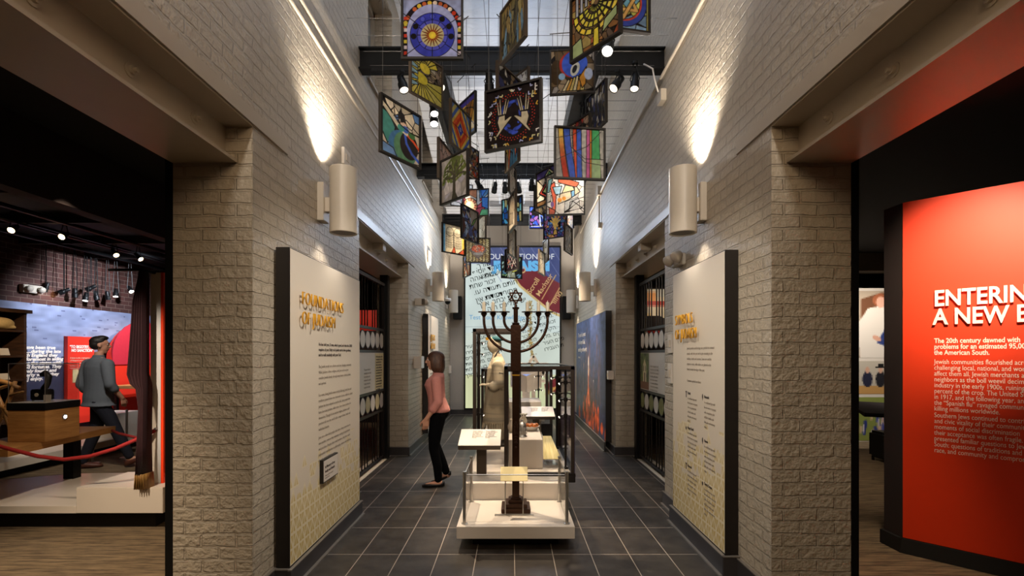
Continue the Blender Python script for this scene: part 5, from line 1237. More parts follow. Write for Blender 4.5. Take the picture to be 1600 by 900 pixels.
def d_tablets(R):
    R.a[:] = (222, 208, 176); R.put(R.u < -.78, (120, 180, 220)); R.put(R.u > .78, (226, 196, 90)); 
    for c in (-.36, .36):
        R.put(((np.abs(R.u-c) < .33) & (R.v < .5) & (R.v > -.75)) | ((R.u-c)**2+(R.v-.5)**2 < .33**2), (206, 196, 170)); R.ring(c, .5, .32, .345, BLK)
        for k in range(7): R.line(c-.33, .45-.17*k, c+.33, .45-.17*k, (90, 80, 66), .012); R.line(c-.2, .38-.17*k, c+.2, .38-.17*k, (110, 100, 84), .02)
    for x in (-.69, -.03, .03, .69): R.line(x, .5, x, -.75, BLK, .014)
    R.poly([(-.2, -1), (.05, -.5), (.2, -1)], (206, 90, 60), BLK, .02); R.poly([(.4, -1), (.95, -.6), (.95, -1)], (206, 90, 60), BLK, .02)
def d_lattice(R):
    R.a[:] = (84, 66, 48); r = np.random.RandomState(8)
    for i in range(-12, 13):
        for s in (-1, 1):
            for j in range(7):
                t = j/7*2-1; x = t; y = s*(x)+i*.17
                if abs(y) < 1 and abs(x)+abs(y) > .75: R.line(x, y, x+.17, y+s*.17, [(214, 196, 140), (170, 140, 90), (190, 170, 110)][r.randint(3)], .028)
    R.put(np.abs(R.u)+np.abs(R.v) < .78, (120, 104, 92)); R.ell(0, .12, .55, .32, (196, 84, 52))
    for i in range(40): R.circ(r.uniform(-.5, .5), r.uniform(-.15, .4), .05, [(206, 92, 60), (150, 130, 120), (222, 170, 130)][r.randint(3)])
    R.ell(0, -.3, .4, .12, (150, 140, 128)); R.ring(0, 0, .6, .62, BLK)
def d_fan(R):
    R.mosaic(15, 14, [(206, 90, 110), (226, 150, 110), (110, 160, 210), (190, 186, 180)], lw=.03)
    R.circ(-.45, -.2, .62, BLK)
    for i in range(14):
        a = 2*PI*i/14; b = a+2*PI/14
        R.poly([(-.45+.6*math.cos(a), -.2+.6*math.sin(a)), (-.45+.6*math.cos(b), -.2+.6*math.sin(b)), (-.45, -.2)], [(226, 176, 130), (222, 130, 100), (226, 206, 170), (150, 180, 220)][i % 4 if math.sin(a) < .2 else i % 2], BLK, .02)
    R.circ(-.45, -.2, .36, (236, 214, 170)); R.poly([(.1, 1), (.3, 1), (.35, .1), (1, .7), (1, .5), (.2, -.2), (.1, -.1)], (190, 186, 180), BLK, .02)
    R.poly([(.5, .4), (1, .4), (1, -.5), (.5, -.3)], (70, 120, 190), BLK, .02); R.poly([(.3, -1), (1, -1), (1, -.55), (.5, -.5)], (100, 170, 120), BLK, .02); R.poly([(.4, 1), (.9, 1), (.5, .4)], (70, 120, 200), BLK, .02)
def d_flower(R):
    R.mosaic(17, 70, [(96, 110, 170), (150, 170, 206), (206, 206, 206), (60, 60, 100), (120, 90, 80)], lw=.02)
    R.put(R.pmask([(0, 1), (1, 1), (1, -.2), (.2, .2)]), (156, 150, 140)); R.poly([(.1, -.1), (.5, .1), (.95, .65), (.5, .4)], (104, 150, 84), BLK, .02); R.ell(-.8, -.2, .2, .5, (80, 44, 40)); R.ell(.1, -.5, .3, .25, (84, 92, 140))
def d_diamond(R):
    q = np.abs(R.u)+np.abs(R.v)*.9
    for lim, c in ((2.2, (90, 120, 180)), (1.5, (196, 186, 110)), (1.25, (70, 100, 180)), (1.02, (210, 186, 90)), (.84, (214, 96, 40)), (.62, (190, 60, 40)), (.42, (206, 150, 60)), (.3, (60, 70, 170)), (.12, (190, 190, 220))): R.put(q < lim, c)
    R.line(-1, 0, 1, 0, BLK, .015); R.line(0, -1, 0, 1, BLK, .015)
def d_gold(R):
    R.mosaic(19, 30, [(214, 170, 70), (190, 130, 50), (226, 206, 140), (120, 80, 40)], lw=.04); R.put(R.v > .75, (80, 70, 160)); R.put(R.v < -.8, (90, 120, 180))
def mz(seed, n, pal, lw=.04, sx=1, sy=1): return lambda R: R.mosaic(seed, n, pal, lw=lw, sx=sx, sy=sy)
def d_jewel(R):
    R.mosaic(21, 90, [(120, 90, 160), (96, 140, 196), (170, 110, 150), (206, 150, 90), (70, 90, 160)], lw=.03)
    for a, L in ((1.57, .7), (1.0, .6), (2.1, .6), (.5, .5), (2.6, .5), (1.3, .4), (1.85, .4)): R.pl([(0, -.4), (L*.5*math.cos(a), .1+L*.4*math.sin(a)), (L*math.cos(a), .1+L*math.sin(a))], (232, 190, 100), .06)
    R.poly([(-.12, -.4), (.12, -.4), (.2, -.8), (-.2, -.8)], (226, 180, 90), BLK, .03)
def d_redstar(R):
    R.a[:] = (26, 16, 18); r = np.random.RandomState(9)
    for i in range(16): R.circ(r.uniform(-.6, .6), r.uniform(-.7, .7), .1, [(150, 40, 30), (180, 90, 40), (110, 30, 40)][r.randint(3)])
    for o in (0, PI): R.pl([(.75*math.sin(o+i*2*PI/3), .85*math.cos(o+i*2*PI/3)) for i in (0, 1, 2, 0)], (176, 170, 160), .02)
    R.pl([(-.7, .8), (.7, -.8)], (176, 170, 160), .015); R.pl([(-.7, -.8), (.7, .8)], (176, 170, 160), .015)
def d_blue(R):
    R.mosaic(23, 40, [(56, 80, 180), (84, 116, 206), (44, 60, 140), (150, 90, 140)], lw=.05); R.poly([(.1, .9), (.9, .9), (.9, -.2), (.2, -.1)], (150, 150, 156)); R.line(-.15, 1, 0, -.75, (200, 196, 190), .05); R.line(-.9, -.85, .9, -.8, (206, 190, 160), .03)
def d_green(R):
    R.a[:] = (26, 28, 26)
    r = np.random.RandomState(5)
    for i in range(30):
        x, y = r.uniform(-.9, .9), r.uniform(-.9, .9)
        if abs(x) > .5 or y < -.4: R.ell(x, y, .07, .16, [(120, 150, 96), (150, 170, 150), (86, 130, 150)][r.randint(3)], r.uniform(0, 3))
    for i in range(7): R.pl([(-.4+.12*i, -.95), (-.3+.09*i, -.3)], (206, 200, 160), .03)
    R.poly([(.0, -.5), (.6, -.3), (.5, -.1), (.1, -.3)], (206, 190, 70), BLK, .02)
def d_tall(R):
    R.mosaic(25, 10, [(206, 202, 186), (190, 186, 170), (216, 206, 190)], lw=.05); R.put(R.v > .62, (70, 60, 120)); R.poly([(-.3, .62), (.2, 1), (.7, .62)], (214, 214, 170), BLK, .04); R.poly([(-.05, .62), (.2, .85), (.45, .62)], (80, 150, 90), BLK, .03)
    R.line(-1, .6, 1, .6, BLK, .04); R.line(-.2, .6, -.2, -1, BLK, .04); R.poly([(-.8, -.25), (0, .35), (.8, -.25), (0, -.7)], (196, 60, 50), BLK, .05); R.poly([(-.5, -.22), (0, .15), (.5, -.22), (0, -.5)], (170, 186, 120), BLK, .06); R.line(-1, -.75, 1, -.75, BLK, .05)
    R.put((R.v < -.78), (120, 90, 60))
def d_teal(R):
    R.mosaic(27, 26, [(40, 120, 180), (80, 170, 210), (30, 80, 150), (120, 190, 190), (206, 190, 120)], lw=.05, sy=.6)
def d_coloured(R): R.mosaic(29, 30, [(222, 110, 60), (90, 160, 206), (206, 196, 170), (226, 190, 90), (60, 90, 160), (190, 60, 50)], lw=.03, sy=.35)
EARTH = [(110, 84, 60), (150, 120, 84), (176, 96, 54), (206, 190, 150), (70, 60, 70), (120, 130, 160)]
DARKM = [(30, 26, 34), (60, 66, 110), (206, 206, 200), (40, 34, 40), (120, 104, 80), (40, 44, 80)]
PINK = [(226, 196, 184), (206, 170, 160), (226, 214, 190), (190, 160, 150)]
TAN = [(170, 156, 130), (150, 136, 112), (186, 174, 150)]
PAL = [  # label, left, right, y centre, height px, near side, design, cells, frame
 ('sun and zodiac ring panel, top left, square in dark frame', 627, 724, 45, 97, 'L', d_zodiac, 110, 0),
 ('narrow angled panel with blue robed figure at top centre', 782, 821, 38, 86, 'R', mz(31, 60, [(120, 110, 70), (150, 136, 84), (90, 84, 60), (110, 150, 180), (176, 150, 90)], .025, 2.2, .7), 64, 1),
 ('yellow branched lamp panel at top right, strongly tilted', 890, 969, 25, 104, 'R', d_menorah, 100, 0),
 ('blue ring star panel peeking from behind the yellow lamp panel', 932, 1016, 3, 90, 'L', d_star, 72, 0),
 ('yellow sun ray panel below the zodiac panel', 641, 692, 124, 70, 'L', d_rays, 80, 1),
 ('panel with blue heart and eye over a hand', 858, 931, 112, 71, 'R', d_eye, 80, 0),
 ('green and blue whale panel, leftmost of all', 595, 658, 208, 88, 'L', d_whale, 96, 0),
 ('dark panel with two raised blessing hands', 757, 846, 182, 98, 'R', d_hands, 120, 0),
 ('dark mosaic panel half hidden behind blessing hands, left side', 777, 815, 148, 72, 'L', mz(33, 60, DARKM, .03), 40, 1),
 ('clear framed panel half hidden behind blessing hands, right side', 786, 826, 152, 66, 'R', mz(34, 30, [(206, 206, 206), (190, 190, 196)], .02), 24, 1),
 ('orange and blue nested diamond panel', 704, 735, 203, 68, 'L', d_diamond, 64, 1),
 ('golden panel crossing behind the diamond panel', 714, 743, 186, 62, 'R', d_gold, 48, 0),
 ('big green tree panel', 688, 731, 278, 72, 'R', d_tree, 84, 0),
 ('pale pink panel edge behind the tree panel', 685, 706, 258, 62, 'L', mz(35, 14, PINK, .03), 32, 1),
 ('small figure mosaic panel right of the tree panel', 722, 748, 252, 47, 'L', mz(36, 120, EARTH+[(190, 80, 50)], .015), 56, 0),
 ('bright pale panel low behind the tree panel', 704, 739, 305, 36, 'L', mz(37, 12, [(240, 232, 226), (226, 206, 206), (200, 220, 226)], .02), 32, 0),
 ('rainbow fan and star panel', 722, 764, 317, 43, 'R', d_fan, 60, 1),
 ('blue flower panel with a green leaf', 721, 747, 351, 52, 'L', d_flower, 56, 0),
 ('panel of two pale tablets', 691, 727, 374, 46, 'L', d_tablets, 60, 0),
 ('brown woven lattice panel with red crown', 727, 767, 391, 39, 'L', d_lattice, 60, 0),
 ('narrow brown panel under the lattice panel', 724, 735, 415, 35, 'R', mz(38, 40, EARTH, .03), 30, 0),
 ('striped colourful narrow panel below the blessing hands', 790, 811, 232, 60, 'R', d_coloured, 56, 1),
 ('edge turned panel with white face, upper of centre column', 795, 806, 282, 50, 'L', mz(39, 8, [(226, 210, 190), (214, 200, 180)], .02), 24, 1),
 ('edge turned panel, middle of centre column', 795, 806, 331, 55, 'R', mz(40, 8, TAN, .02), 24, 1),
 ('edge turned panel, lower of centre column', 794, 806, 378, 46, 'L', mz(41, 8, TAN, .02), 24, 1),
 ('teal water panel behind the centre column', 784, 816, 329, 41, 'R', d_teal, 44, 0),
 ('dark red star panel, low centre', 789, 810, 405, 37, 'R', d_redstar, 48, 0),
 ('black panel with green border, lowest centre', 783, 816, 418, 35, 'L', d_green, 48, 0),
 ('rainbow stripe panel, large and square at right', 866, 946, 240, 82, 'L', d_rainbow, 96, 0),
 ('blue white speckled panel above the rainbow stripe panel', 916, 947, 172, 66, 'R', mz(42, 110, DARKM, .02, 1.6, .8), 56, 0),
 ('red speckled panel top showing above the rainbow stripe panel', 881, 922, 222, 66, 'R', mz(43, 130, [(190, 70, 60), (120, 90, 80), (214, 180, 150), (90, 60, 60)], .015), 48, 0),
 ('pale panel with orange curving figure under the rainbow stripes', 852, 915, 306, 61, 'R', d_person, 80, 0),
 ('tall panel with red diamond and green triangle', 838, 872, 291, 57, 'R', d_tall, 60, 0),
 ('small leaf patterned panel left of the red diamond panel', 835, 856, 315, 41, 'L', mz(44, 40, [(206, 170, 110), (60, 44, 40), (190, 150, 130)], .04), 36, 0),
 ('deep blue panel with a white post', 827, 862, 340, 35, 'L', d_blue, 44, 0),
 ('jewel toned panel with golden lamp plant', 849, 886, 351, 42, 'R', d_jewel, 64, 0),
 ('golden strip panel right of the jewel toned panel', 880, 896, 342, 38, 'R', mz(45, 30, [(214, 170, 90), (226, 206, 150), (190, 120, 60)], .03), 30, 0),
 ('dark brown turned panel near the right wall', 882, 894, 374, 43, 'L', mz(46, 40, [(80, 70, 60), (110, 96, 80), (60, 54, 50)], .03), 32, 1),
 ('edge turned panel below the jewel toned panel', 849, 857, 392, 36, 'R', mz(47, 8, TAN, .02), 20, 1),
 ('edge turned panel before the screen title, lower right', 842, 851, 411, 37, 'L', mz(48, 8, TAN, .02), 20, 1),
 ('edge turned pair panel behind the fan panel', 748, 759, 357, 38, 'R', mz(49, 8, TAN, .02), 20, 1),
]
def solve_yaw(cx, d, want, w, sgn):
    f = lambda t: abs((cx+w/2*math.cos(t))/(d+w/2*math.sin(t))-(cx-w/2*math.cos(t))/(d-w/2*math.sin(t)))*F
    ts = np.linspace(0, 1.5, 400)*sgn
    k = min(range(400), key=lambda i: abs(f(ts[i])-want)); return ts[k]
for (lab, xl_, xr_, yc, hp, near, fn, nc, fk) in PAL:
    d = F*S0/hp; cx = X_((xl_+xr_)/2, d); cz_ = Z_(yc, d)
    yaw = solve_yaw(cx, d, xr_-xl_, S0, 1 if near == 'L' else -1)
    t = thing('stained_glass_panel', (cx, d, cz_), 'hanging stained glass '+lab if len(lab.split()) < 13 else lab, 'stained glass panel', 'hanging stained glass panels', yaw)
    h2 = S0/2; fw = .016; mf = M['frame'] if fk else M['frame_dark']
    b = MB()
    for q in ((-h2, h2, h2-fw, h2), (-h2, h2, -h2, -h2+fw), (-h2, -h2+fw, -h2+fw, h2-fw), (h2-fw, h2, -h2+fw, h2-fw)): b.box(q[0], q[1], -.016, .016, q[2], q[3])
    b.build('frame', mf, t, local=True)
    R = Ras(nc, nc, (200, 200, 200), 3 if nc > 50 else 2); fn(R); R.noise(nc, .1, 18)
    picture('glass_sheet', R, S0-2*fw, S0-2*fw, frame4((0, 0, 0), (1, 0, 0), (0, 0, 1)), M['stainedglass'], t)
    top = 4.855-cz_
    for s in (-1, 1):
        MB().tube([(s*(h2-.03), 0, h2), (s*(h2-.03), 0, max(top, h2+.05))], .0022, 5).build('cable', M['cable'], t, local=True)
    MB().tube([(-h2, 0, top), (h2, 0, top)], .005, 6).build('hanger_bar', M['cable'], t, local=True)
# ---------------------------------------------------------------- left gallery
M['oak'] = streak_mat('oak_veneer', lin(150, 104, 56), lin(192, 142, 84), sv=(3, 3, 40), rough=.45, bump=.05)
M['walnut'] = streak_mat('dark_walnut', lin(44, 28, 18), lin(84, 54, 32), sv=(4, 4, 30), rough=.5, bump=.05)
M['velvet'] = mat('dark_red_velvet', lin(44, 8, 10), .9, var=.2, scale=30)
M['fringe'] = streak_mat('gold_fringe', lin(104, 74, 32), lin(180, 138, 74), sv=(90, 90, 3), rough=.6, bump=.4)
M['red'] = mat('red_panel', lin(214, 44, 26), .55, var=.03)
M['orange'] = mat('orange_red_panel', lin(232, 58, 12), .5, var=.02)
M['rope'] = mat('red_rope', lin(150, 24, 22), .85, var=.2, scale=60, bump=.3)
M['burlap'] = mat('burlap', lin(190, 158, 100), .9, var=.15, scale=60, bump=.3)
M['bluecard'] = mat('blue_card', lin(40, 140, 190), .5)
# dropped bulkhead and pipes below the black ceiling
struct('ceiling_bulkhead_left', MB().box(-3.9, -3.75, Y0, EY, 2.85, 3.42), M['bulk'])
for i in range(5):
    struct('ceiling_pipe_left_%d' % (i+1), MB().tube([(-4.6-.6*i, 3, 3.3), (-4.6-.6*i, EY, 3.3)], .03, 8), M['black'])
for i in range(6):
    struct('ceiling_joist_left_%d' % (i+1), MB().box(-7.6, -3.95, 5.2+1.2*i, 5.26+1.2*i, 3.3, 3.42), M['bulk'])
# printed mural
def mural():
    R = Ras(150, 110, (120, 128, 162), 1); a = 150/110
    t = ((R.v+1)/2)[..., None]; R.a = np.array((52, 54, 78))*(1-t)+np.array((150, 158, 188))*t
    R.put(R.v > .72, (120, 128, 160), .35)
    r = np.random.RandomState(8)
    R.put(R.v < .22, (46, 48, 70))
    for i in range(14):
        x = -a+.05+i*.2; h = r.uniform(.06, .16); R.poly([(x, .2), (x+.15, .2), (x+.15, .24+h*.5), (x+.1, .27+h), (x, .25+h*.5)], (50, 50, 70))
    for i in range(80): x, y = r.uniform(-a, a), r.uniform(.4, 1); R.ell(x, y, .02, .008, (96, 100, 132))
    R.put((R.v > .19) & (R.v < .225), (120, 126, 150)); return R.noise(4, .12, 40)
mw = thing('printed_mural', (-7.58, 8.8, .0), 'wall mural of grey blue sky over a dark town with white quotation', 'mural')
MB().box(-7.599, -7.575, 6.2, 11.6, .02, 2.4).build('board', M['bulk'], mw)
picture('picture', mural(), 5.4, 2.38, frame4((-7.572, 8.9, 1.21), (0, 1, 0), (0, 0, 1)), M['print'], mw, local=False)
text('The Jews have been true\nand faithful....during the late\ncontest with England they\nhave been foremost in aiding\nand assisting the states with\ntheir life and fortunes. They\nhave ...bravely fought and\nbled for liberty which they\ndid not [sic] enjoy.', .074, (-7.57, 7.30, 1.68), (0, 1, 0), (0, 0, 1), M['whiteink'], mw, 'quotation', .001, .0025, ls=.84, shear=.2, sx=1.18)
rpn = thing('red_text_panel', (-7.5, 8.55, .4), 'red text panel with yellow document before the grey blue mural', 'text panel')
MB().box(-7.56, -7.50, 8.33, 8.86, .4, 1.90).build('board', M['red'], rpn)
text('“TO BIGOTRY,\n  NO SANCTION”', .07, (-7.497, 8.36, 1.70), (0, 1, 0), (0, 0, 1), M['whiteink'], rpn, 'heading', .001, .002, ls=.9, sx=.85, shear=.1)
text('A letter to the congregation\nof Newport promised that\nthe new government gives\nto bigotry no sanction,\nto persecution no assistance.', .034, (-7.497, 8.37, 1.52), (0, 1, 0), (0, 0, 1), M['cream'], rpn, 'paragraph', .0008, 0, ls=1.3)
MB().box(-7.50, -7.492, 8.42, 8.68, 1.11, 1.33).build('document', M['parch'], rpn)
ra = thing('red_arch_display', (-7.2, 9.6, .0), 'big red round topped display behind the walking man', 'display')
arc = [(9.05, .02), (10.6, .02), (10.6, 1.45)]+[(9.825+.775*math.cos(a), 1.45+.72*math.sin(a)) for a in np.linspace(0.15, PI-.05, 14)]+[(9.05, 1.45)]
A4 = Matrix(((0, 0, 1, 0), (1, 0, 0, 0), (0, 1, 0, 0), (0, 0, 0, 1)))
MB().prism(arc, -7.45, -7.35, M=A4).build('board', M['red'], ra)
MB().prism([(9.06, 1.62), (9.06, 1.4), (10.6, 1.4), (10.6, 1.62)]+[(9.825+.76*math.cos(a), 1.62+.62*math.sin(a)) for a in np.linspace(.1, PI-.1, 12)], -7.35, -7.33, M=A4).build('upper_band', mat('deep_rose', lin(180, 40, 58), .5), ra)
# long low platform along the mural
lpf = thing('display_platform', (-6.9, 8.2, 0), 'long low white platform along the grey blue mural', 'platform')
MB().box(-7.3, -6.45, 7.4, 11.5, .12, .22).box(-7.1, -6.45, 5.6, 7.4, .12, .22).build('slab', M['white'], lpf); MB().box(-7.3, -6.6, 7.4, 11.4, .001, .12).box(-7.1, -6.6, 5.7, 7.4, .001, .12).build('recessed_base', M['blackwall'], lpf)
tb = thing('display_table', (-6.85, 9.3, .22), 'wood topped table with a small box before the red arch', 'table')
MB().box(-7.2, -6.5, 8.75, 9.9, .98, 1.03).build('top', M['oak'], tb)
for x in (-7.1, -6.6):
    for y in (8.85, 9.8): MB().box(x-.03, x+.03, y-.03, y+.03, .221, .98).build('leg', M['black'], tb)
tag(MB().box(-6.95, -6.75, 9.1, 9.4, 1.031, 1.17).build('keepsake_box', M['walnut'], bevel=.006), 'small dark wooden box on the table before the red arch', 'box')
tag(MB().box(-6.9, -6.47, 8.1, 8.6, .221, .62).build('display_block', M['white'], bevel=.004), 'small white block on the platform right of the wooden desk', 'display block')
# near platform: low slab, tall white box, white board with curtain
npf = thing('display_platform', (-4.6, 5.0, 0), 'near white platform with raised box inside the left gallery', 'platform')
MB().prism([(-7.0, 4.45), (-3.93, 4.45), (-3.93, 5.05), (-3.3, 5.05), (-3.35, 5.75), (-5.0, 5.68), (-7.0, 4.66)], .163, .226).build('slab', M['white'], npf)
MB().box(-3.93, -3.15, 4.45, 5.05, .163, .394).build('raised_box', M['white'], npf, bevel=.003)
MB().prism([(-7.0, 4.57), (-3.3, 4.57), (-3.4, 5.5), (-4.9, 5.5), (-6.9, 4.62)], .001, .163).build('recessed_base', M['blackwall'], npf)
wb = thing('partition_board', (-3.32, 5.3, .394), 'tall white partition end with orange red side beside the curtain', 'partition')
MB().box(-3.37, -3.275, 4.6, 5.04, .395, 2.36).build('board', M['white'], wb); MB().box(-3.274, -3.25, 4.6, 5.04, .395, 2.36).build('side_panel', M['orange'], wb)
cu = thing('velvet_curtain', (-3.44, 4.5, .37), 'dark red velvet curtain tied low with gold fringe', 'curtain')
def cring(z, x0, x1, yd=.05, n=28):
    p = []
    for i in range(n):
        t = i/(n-1); p.append((x0+(x1-x0)*t, 4.40-.02*math.cos(t*PI*9)-.0*yd, z))
    for i in range(n-1, -1, -1):
        t = i/(n-1); p.append((x0+(x1-x0)*t, 4.40+yd-.02*math.cos(t*PI*9), z))
    return [Vector(q) for q in p]
cx = lambda px: X_(px, 4.36)
cr = lambda px: X_(px, 4.5)
prof = [(437, 212, 237.5), (470, 204, 237.5), (540, 199, 237.5), (585, 195, 237.5), (600, 200, 238), (608, 209, 238.5), (640, 213, 238), (700, 210, 237.5), (742, 208, 238.5)]
MB().loft([cring(Z_(423, 4.4), cx(214), cr(236))]+[cring(Z_(py, 4.4), cx(a), cr(b_), .05 if py < 600 else .08) for py, a, b_ in prof]).build('drape', M['velvet'], cu, smooth=True)
MB().loft([cring(Z_(py, 4.39), cx(a)-.003, cr(b_), .09) for py, a, b_ in ((741, 208, 239), (750, 207.5, 239.5), (765, 206.5, 240.5))]).build('fringe', M['fringe'], cu, smooth=True)
MB().tube([(-3.62, 4.43, 2.355), (-3.33, 4.43, 2.355), (-3.33, 4.62, 2.355)], .012, 8).build('rod', M['black'], cu)
# bench desk with the glass covered instrument
dk = thing('display_desk', (-4.77, 5.2, .226), 'oak display desk with plank top and black leg in left gallery', 'desk')
MB().hexa([(-4.60, 4.5, .66), (-4.78, 5.95, .66), (-5.35, 5.9, .66), (-5.2, 4.5, .66), (-4.60, 4.5, .73), (-4.78, 5.95, .73), (-5.35, 5.9, .73), (-5.2, 4.5, .73)]).build('plank_top', M['oak'], dk)
MB().box(-4.97, -4.60, 4.86, 5.25, .731, 1.045).build('box', M['oak'], dk, bevel=.003)
MB().box(-4.975, -4.595, 4.855, 5.255, 1.045, 1.115).build('band', M['black'], dk); MB().box(-4.965, -4.605, 4.865, 5.245, 1.115, 1.118).build('deck', M['white'], dk)
MB().box(-4.93, -4.82, 5.42, 5.52, .227, .66).build('leg', M['black'], dk); MB().box(-5.1, -5.0, 4.62, 4.70, .227, .66).build('leg', M['black'], dk)
MB().lathe([(.028, 0), (.028, .008), (.02, .012), (0, .012)], (-4.6, 5.07, .955), 16, axis=(1, 0, 0)).build('button_ring', M['stainless'], dk); MB().lathe([(0, .0125), (.017, .0125), (0, .016)], (-4.6, 5.07, .955), 12, axis=(1, 0, 0)).build('button_light', M['lens_cool'], dk)
gc = thing('glass_cover', (-4.78, 5.05, 1.118), 'clear glass cover on the oak desk over black instrument', 'glass cover')
for nm, q in (('front', (-4.965, -4.605, 4.865, 4.869, 1.119, 1.5)), ('back', (-4.965, -4.605, 5.24, 5.244, 1.119, 1.5)), ('side', (-4.965, -4.961, 4.87, 5.239, 1.119, 1.5)), ('side', (-4.609, -4.605, 4.87, 5.239, 1.119, 1.5)), ('top', (-4.965, -4.605, 4.865, 5.244, 1.5, 1.504))):
    MB().box(*q).build(nm+'_pane', M['glass'], gc)
ed = MB()
for x in (-4.965, -4.605):
    for y in (4.865, 5.244): ed.tube([(x, y, 1.119), (x, y, 1.504)], .003, 5)
for a in (((-4.965, 4.865), (-4.605, 4.865)), ((-4.605, 4.865), (-4.605, 5.244)), ((-4.965, 4.865), (-4.965, 5.244)), ((-4.965, 5.244), (-4.605, 5.244))): ed.tube([a[0]+(1.503,), a[1]+(1.503,)], .003, 5)
ed.build('edges', M['stainless'], gc)
ins = thing('antique_instrument', (-4.78, 5.05, 1.119), 'black antique box instrument with a curved horn under glass', 'instrument')
MB().box(-4.89, -4.74, 5.0, 5.12, 1.13, 1.24).build('body', M['black'], ins, bevel=.01); MB().lathe([(.018, 0), (.018, .008), (0, .008)], (-4.815, 5.0, 1.185), 14, axis=(0, -1, 0)).build('dial', M['cream'], ins)
MB().tube([(-4.80, 5.06, 1.24), (-4.76, 5.06, 1.30), (-4.75, 5.06, 1.37), (-4.79, 5.06, 1.40), (-4.83, 5.06, 1.385)], [.03, .026, .03, .034, .02], 12).build('horn', M['black'], ins, smooth=True)
MB().tube([(-4.88, 5.03, 1.119), (-4.88, 5.03, 1.135)], .01, 6).tube([(-4.75, 5.03, 1.119), (-4.75, 5.03, 1.135)], .01, 6).tube([(-4.82, 5.1, 1.119), (-4.82, 5.1, 1.135)], .01, 6).build('feet', M['stainless'], ins)
tag(MB().box(-4.70, -4.63, 4.95, 4.96, 1.119, 1.19).build('caption_card', M['white']), 'small caption card beside black instrument under glass', 'card')
# rope barrier
rp_ = thing('rope_barrier', (-3.4, 4.5, .6), 'red velvet rope sagging from white partition across the platform', 'rope')
pp = [P(px, py, d) for px, py, d in ((242, 672, 4.58), (236, 676, 4.56), (215, 686, 4.50), (180, 701, 4.42), (140, 713, 4.36), (100, 718, 4.33), (60, 713, 4.32), (20, 703, 4.32), (-20, 692, 4.34), (-60, 672, 4.4))]
MB().tube(pp, .017, 10).build('rope', M['rope'], rp_, smooth=True)
MB().tube([P(244, 672, 4.60), P(243, 669, 4.565), P(240, 671, 4.56)], .006, 6).lathe([(.018, 0), (.018, .006), (0, .006)], P(244, 671, 4.6), 12, axis=(0, -1, 0)).build('hook', M['stainless'], rp_)
sp_ = thing('rope_barrier', (-4.3, 5.6, .5), 'short red rope from the oak plank end to the curtain', 'rope')
MB().tube([P(172, 671, 5.95), P(185, 677, 5.7), (-3.95, 5.3, .68), (-3.45, 4.75, .77), (-3.38, 4.62, .8)], .015, 8).build('rope', M['rope'], sp_, smooth=True)
for i, (px, py, d) in enumerate(((145, 690, 7.2), (198, 680, 7.6))):
    x, y = X_(px, d), d
    s_ = tag(MB().lathe([(.09, 0), (.09, .012), (.02, .02), (.016, .03), (.016, .72), (.025, .73), (0, .75)], (x, y, 0), 16).build('stanchion', M['stainless'], auto=True), ['steel stanchion post beside the walking man left leg', 'steel stanchion post right of the walking man'][i], 'stanchion', 'steel stanchions')
# bookcase with sack
bk = thing('bookcase', (-7.35, 6.8, .0), 'dark wooden bookcase at the left edge holding a sack', 'bookcase')
bx0, bx1, by0, by1 = -7.56, -7.2, 6.1, 7.32
for nm, q in (('side', (bx0, bx1, by0, by0+.04, .001, 2.2)), ('side', (bx0, bx1, by1-.04, by1, .001, 2.2)), ('back', (bx0, bx0+.02, by0, by1, .001, 2.2)), ('top', (bx0, bx1+.04, by0-.04, by1+.05, 2.2, 2.25))):
    MB().box(*q).build(nm, M['walnut'], bk)
for z in (.1, .6, 1.2, 1.55, 1.92): MB().box(bx0+.02, bx1-.005, by0+.04, by1-.04, z, z+.03).build('shelf', M['walnut'], bk)
sk = MB(); sk.ell((-7.33, 7.08, 2.04), (.1, .17, .088), 18, 12); sk.ell((-7.34, 6.97, 2.10), (.08, .1, .06), 14, 10); sk.tube([(-7.3, 7.1, 2.0), (-7.26, 7.22, 1.985)], [.05, .02], 10)
so = thing('burlap_sack', (-7.33, 7.05, 1.951), 'pale burlap sack lying on the top shelf of bookcase', 'sack'); blob('cloth', sk, M['burlap'], so, .012)
for z, w_, t_ in ((1.581, .1, 'upper'), (1.231, .09, 'lower')):
    tag(MB().hexa([(-7.26, 7.0, z), (-7.26, 7.0+.13, z), (-7.25, 7.0+.13, z), (-7.25, 7.0, z), (-7.29, 7.0, z+w_), (-7.29, 7.0+.13, z+w_), (-7.28, 7.0+.13, z+w_), (-7.28, 7.0, z+w_)]).build('caption_card', M['cream']), 'white caption card leaning on the %s bookcase shelf' % t_, 'card')
# wooden folding chair parts at the left edge
wc = thing('folding_chair', (-6.3, 6.1, .2), 'old wooden folding chair at the left edge before the bookcase', 'chair')
fc = lambda px, py, d=6.15: P(px, py, d)
for nm, a, b_, r_ in (('back_leg', (-12, 600), (22, 690), .022), ('back_leg', (-30, 592), (-4, 690), .022), ('front_leg', (24, 596), (-8, 676), .022), ('front_leg', (8, 640), (24, 672), .018), ('back_slat', (-14, 592), (30, 606), .026), ('back_slat', (-14, 612), (24, 598), .02), ('seat_rail', (0, 634), (26, 654), .02), ('arm', (16, 618), (36, 612), .016)):
    MB().tube([fc(*a), (fc(*a)+fc(*b_))/2+Vector((0, .02, .008)), fc(*b_)], [r_, r_*1.1, r_*.9], 8).build(nm, M['oak'], wc, smooth=True)
MB().hexa([fc(-10, 655), fc(16, 656), fc(16, 656, 6.4), fc(-10, 655, 6.4), fc(-10, 653), fc(16, 654), fc(16, 654, 6.4), fc(-10, 653, 6.4)]).build('seat', M['oak'], wc)
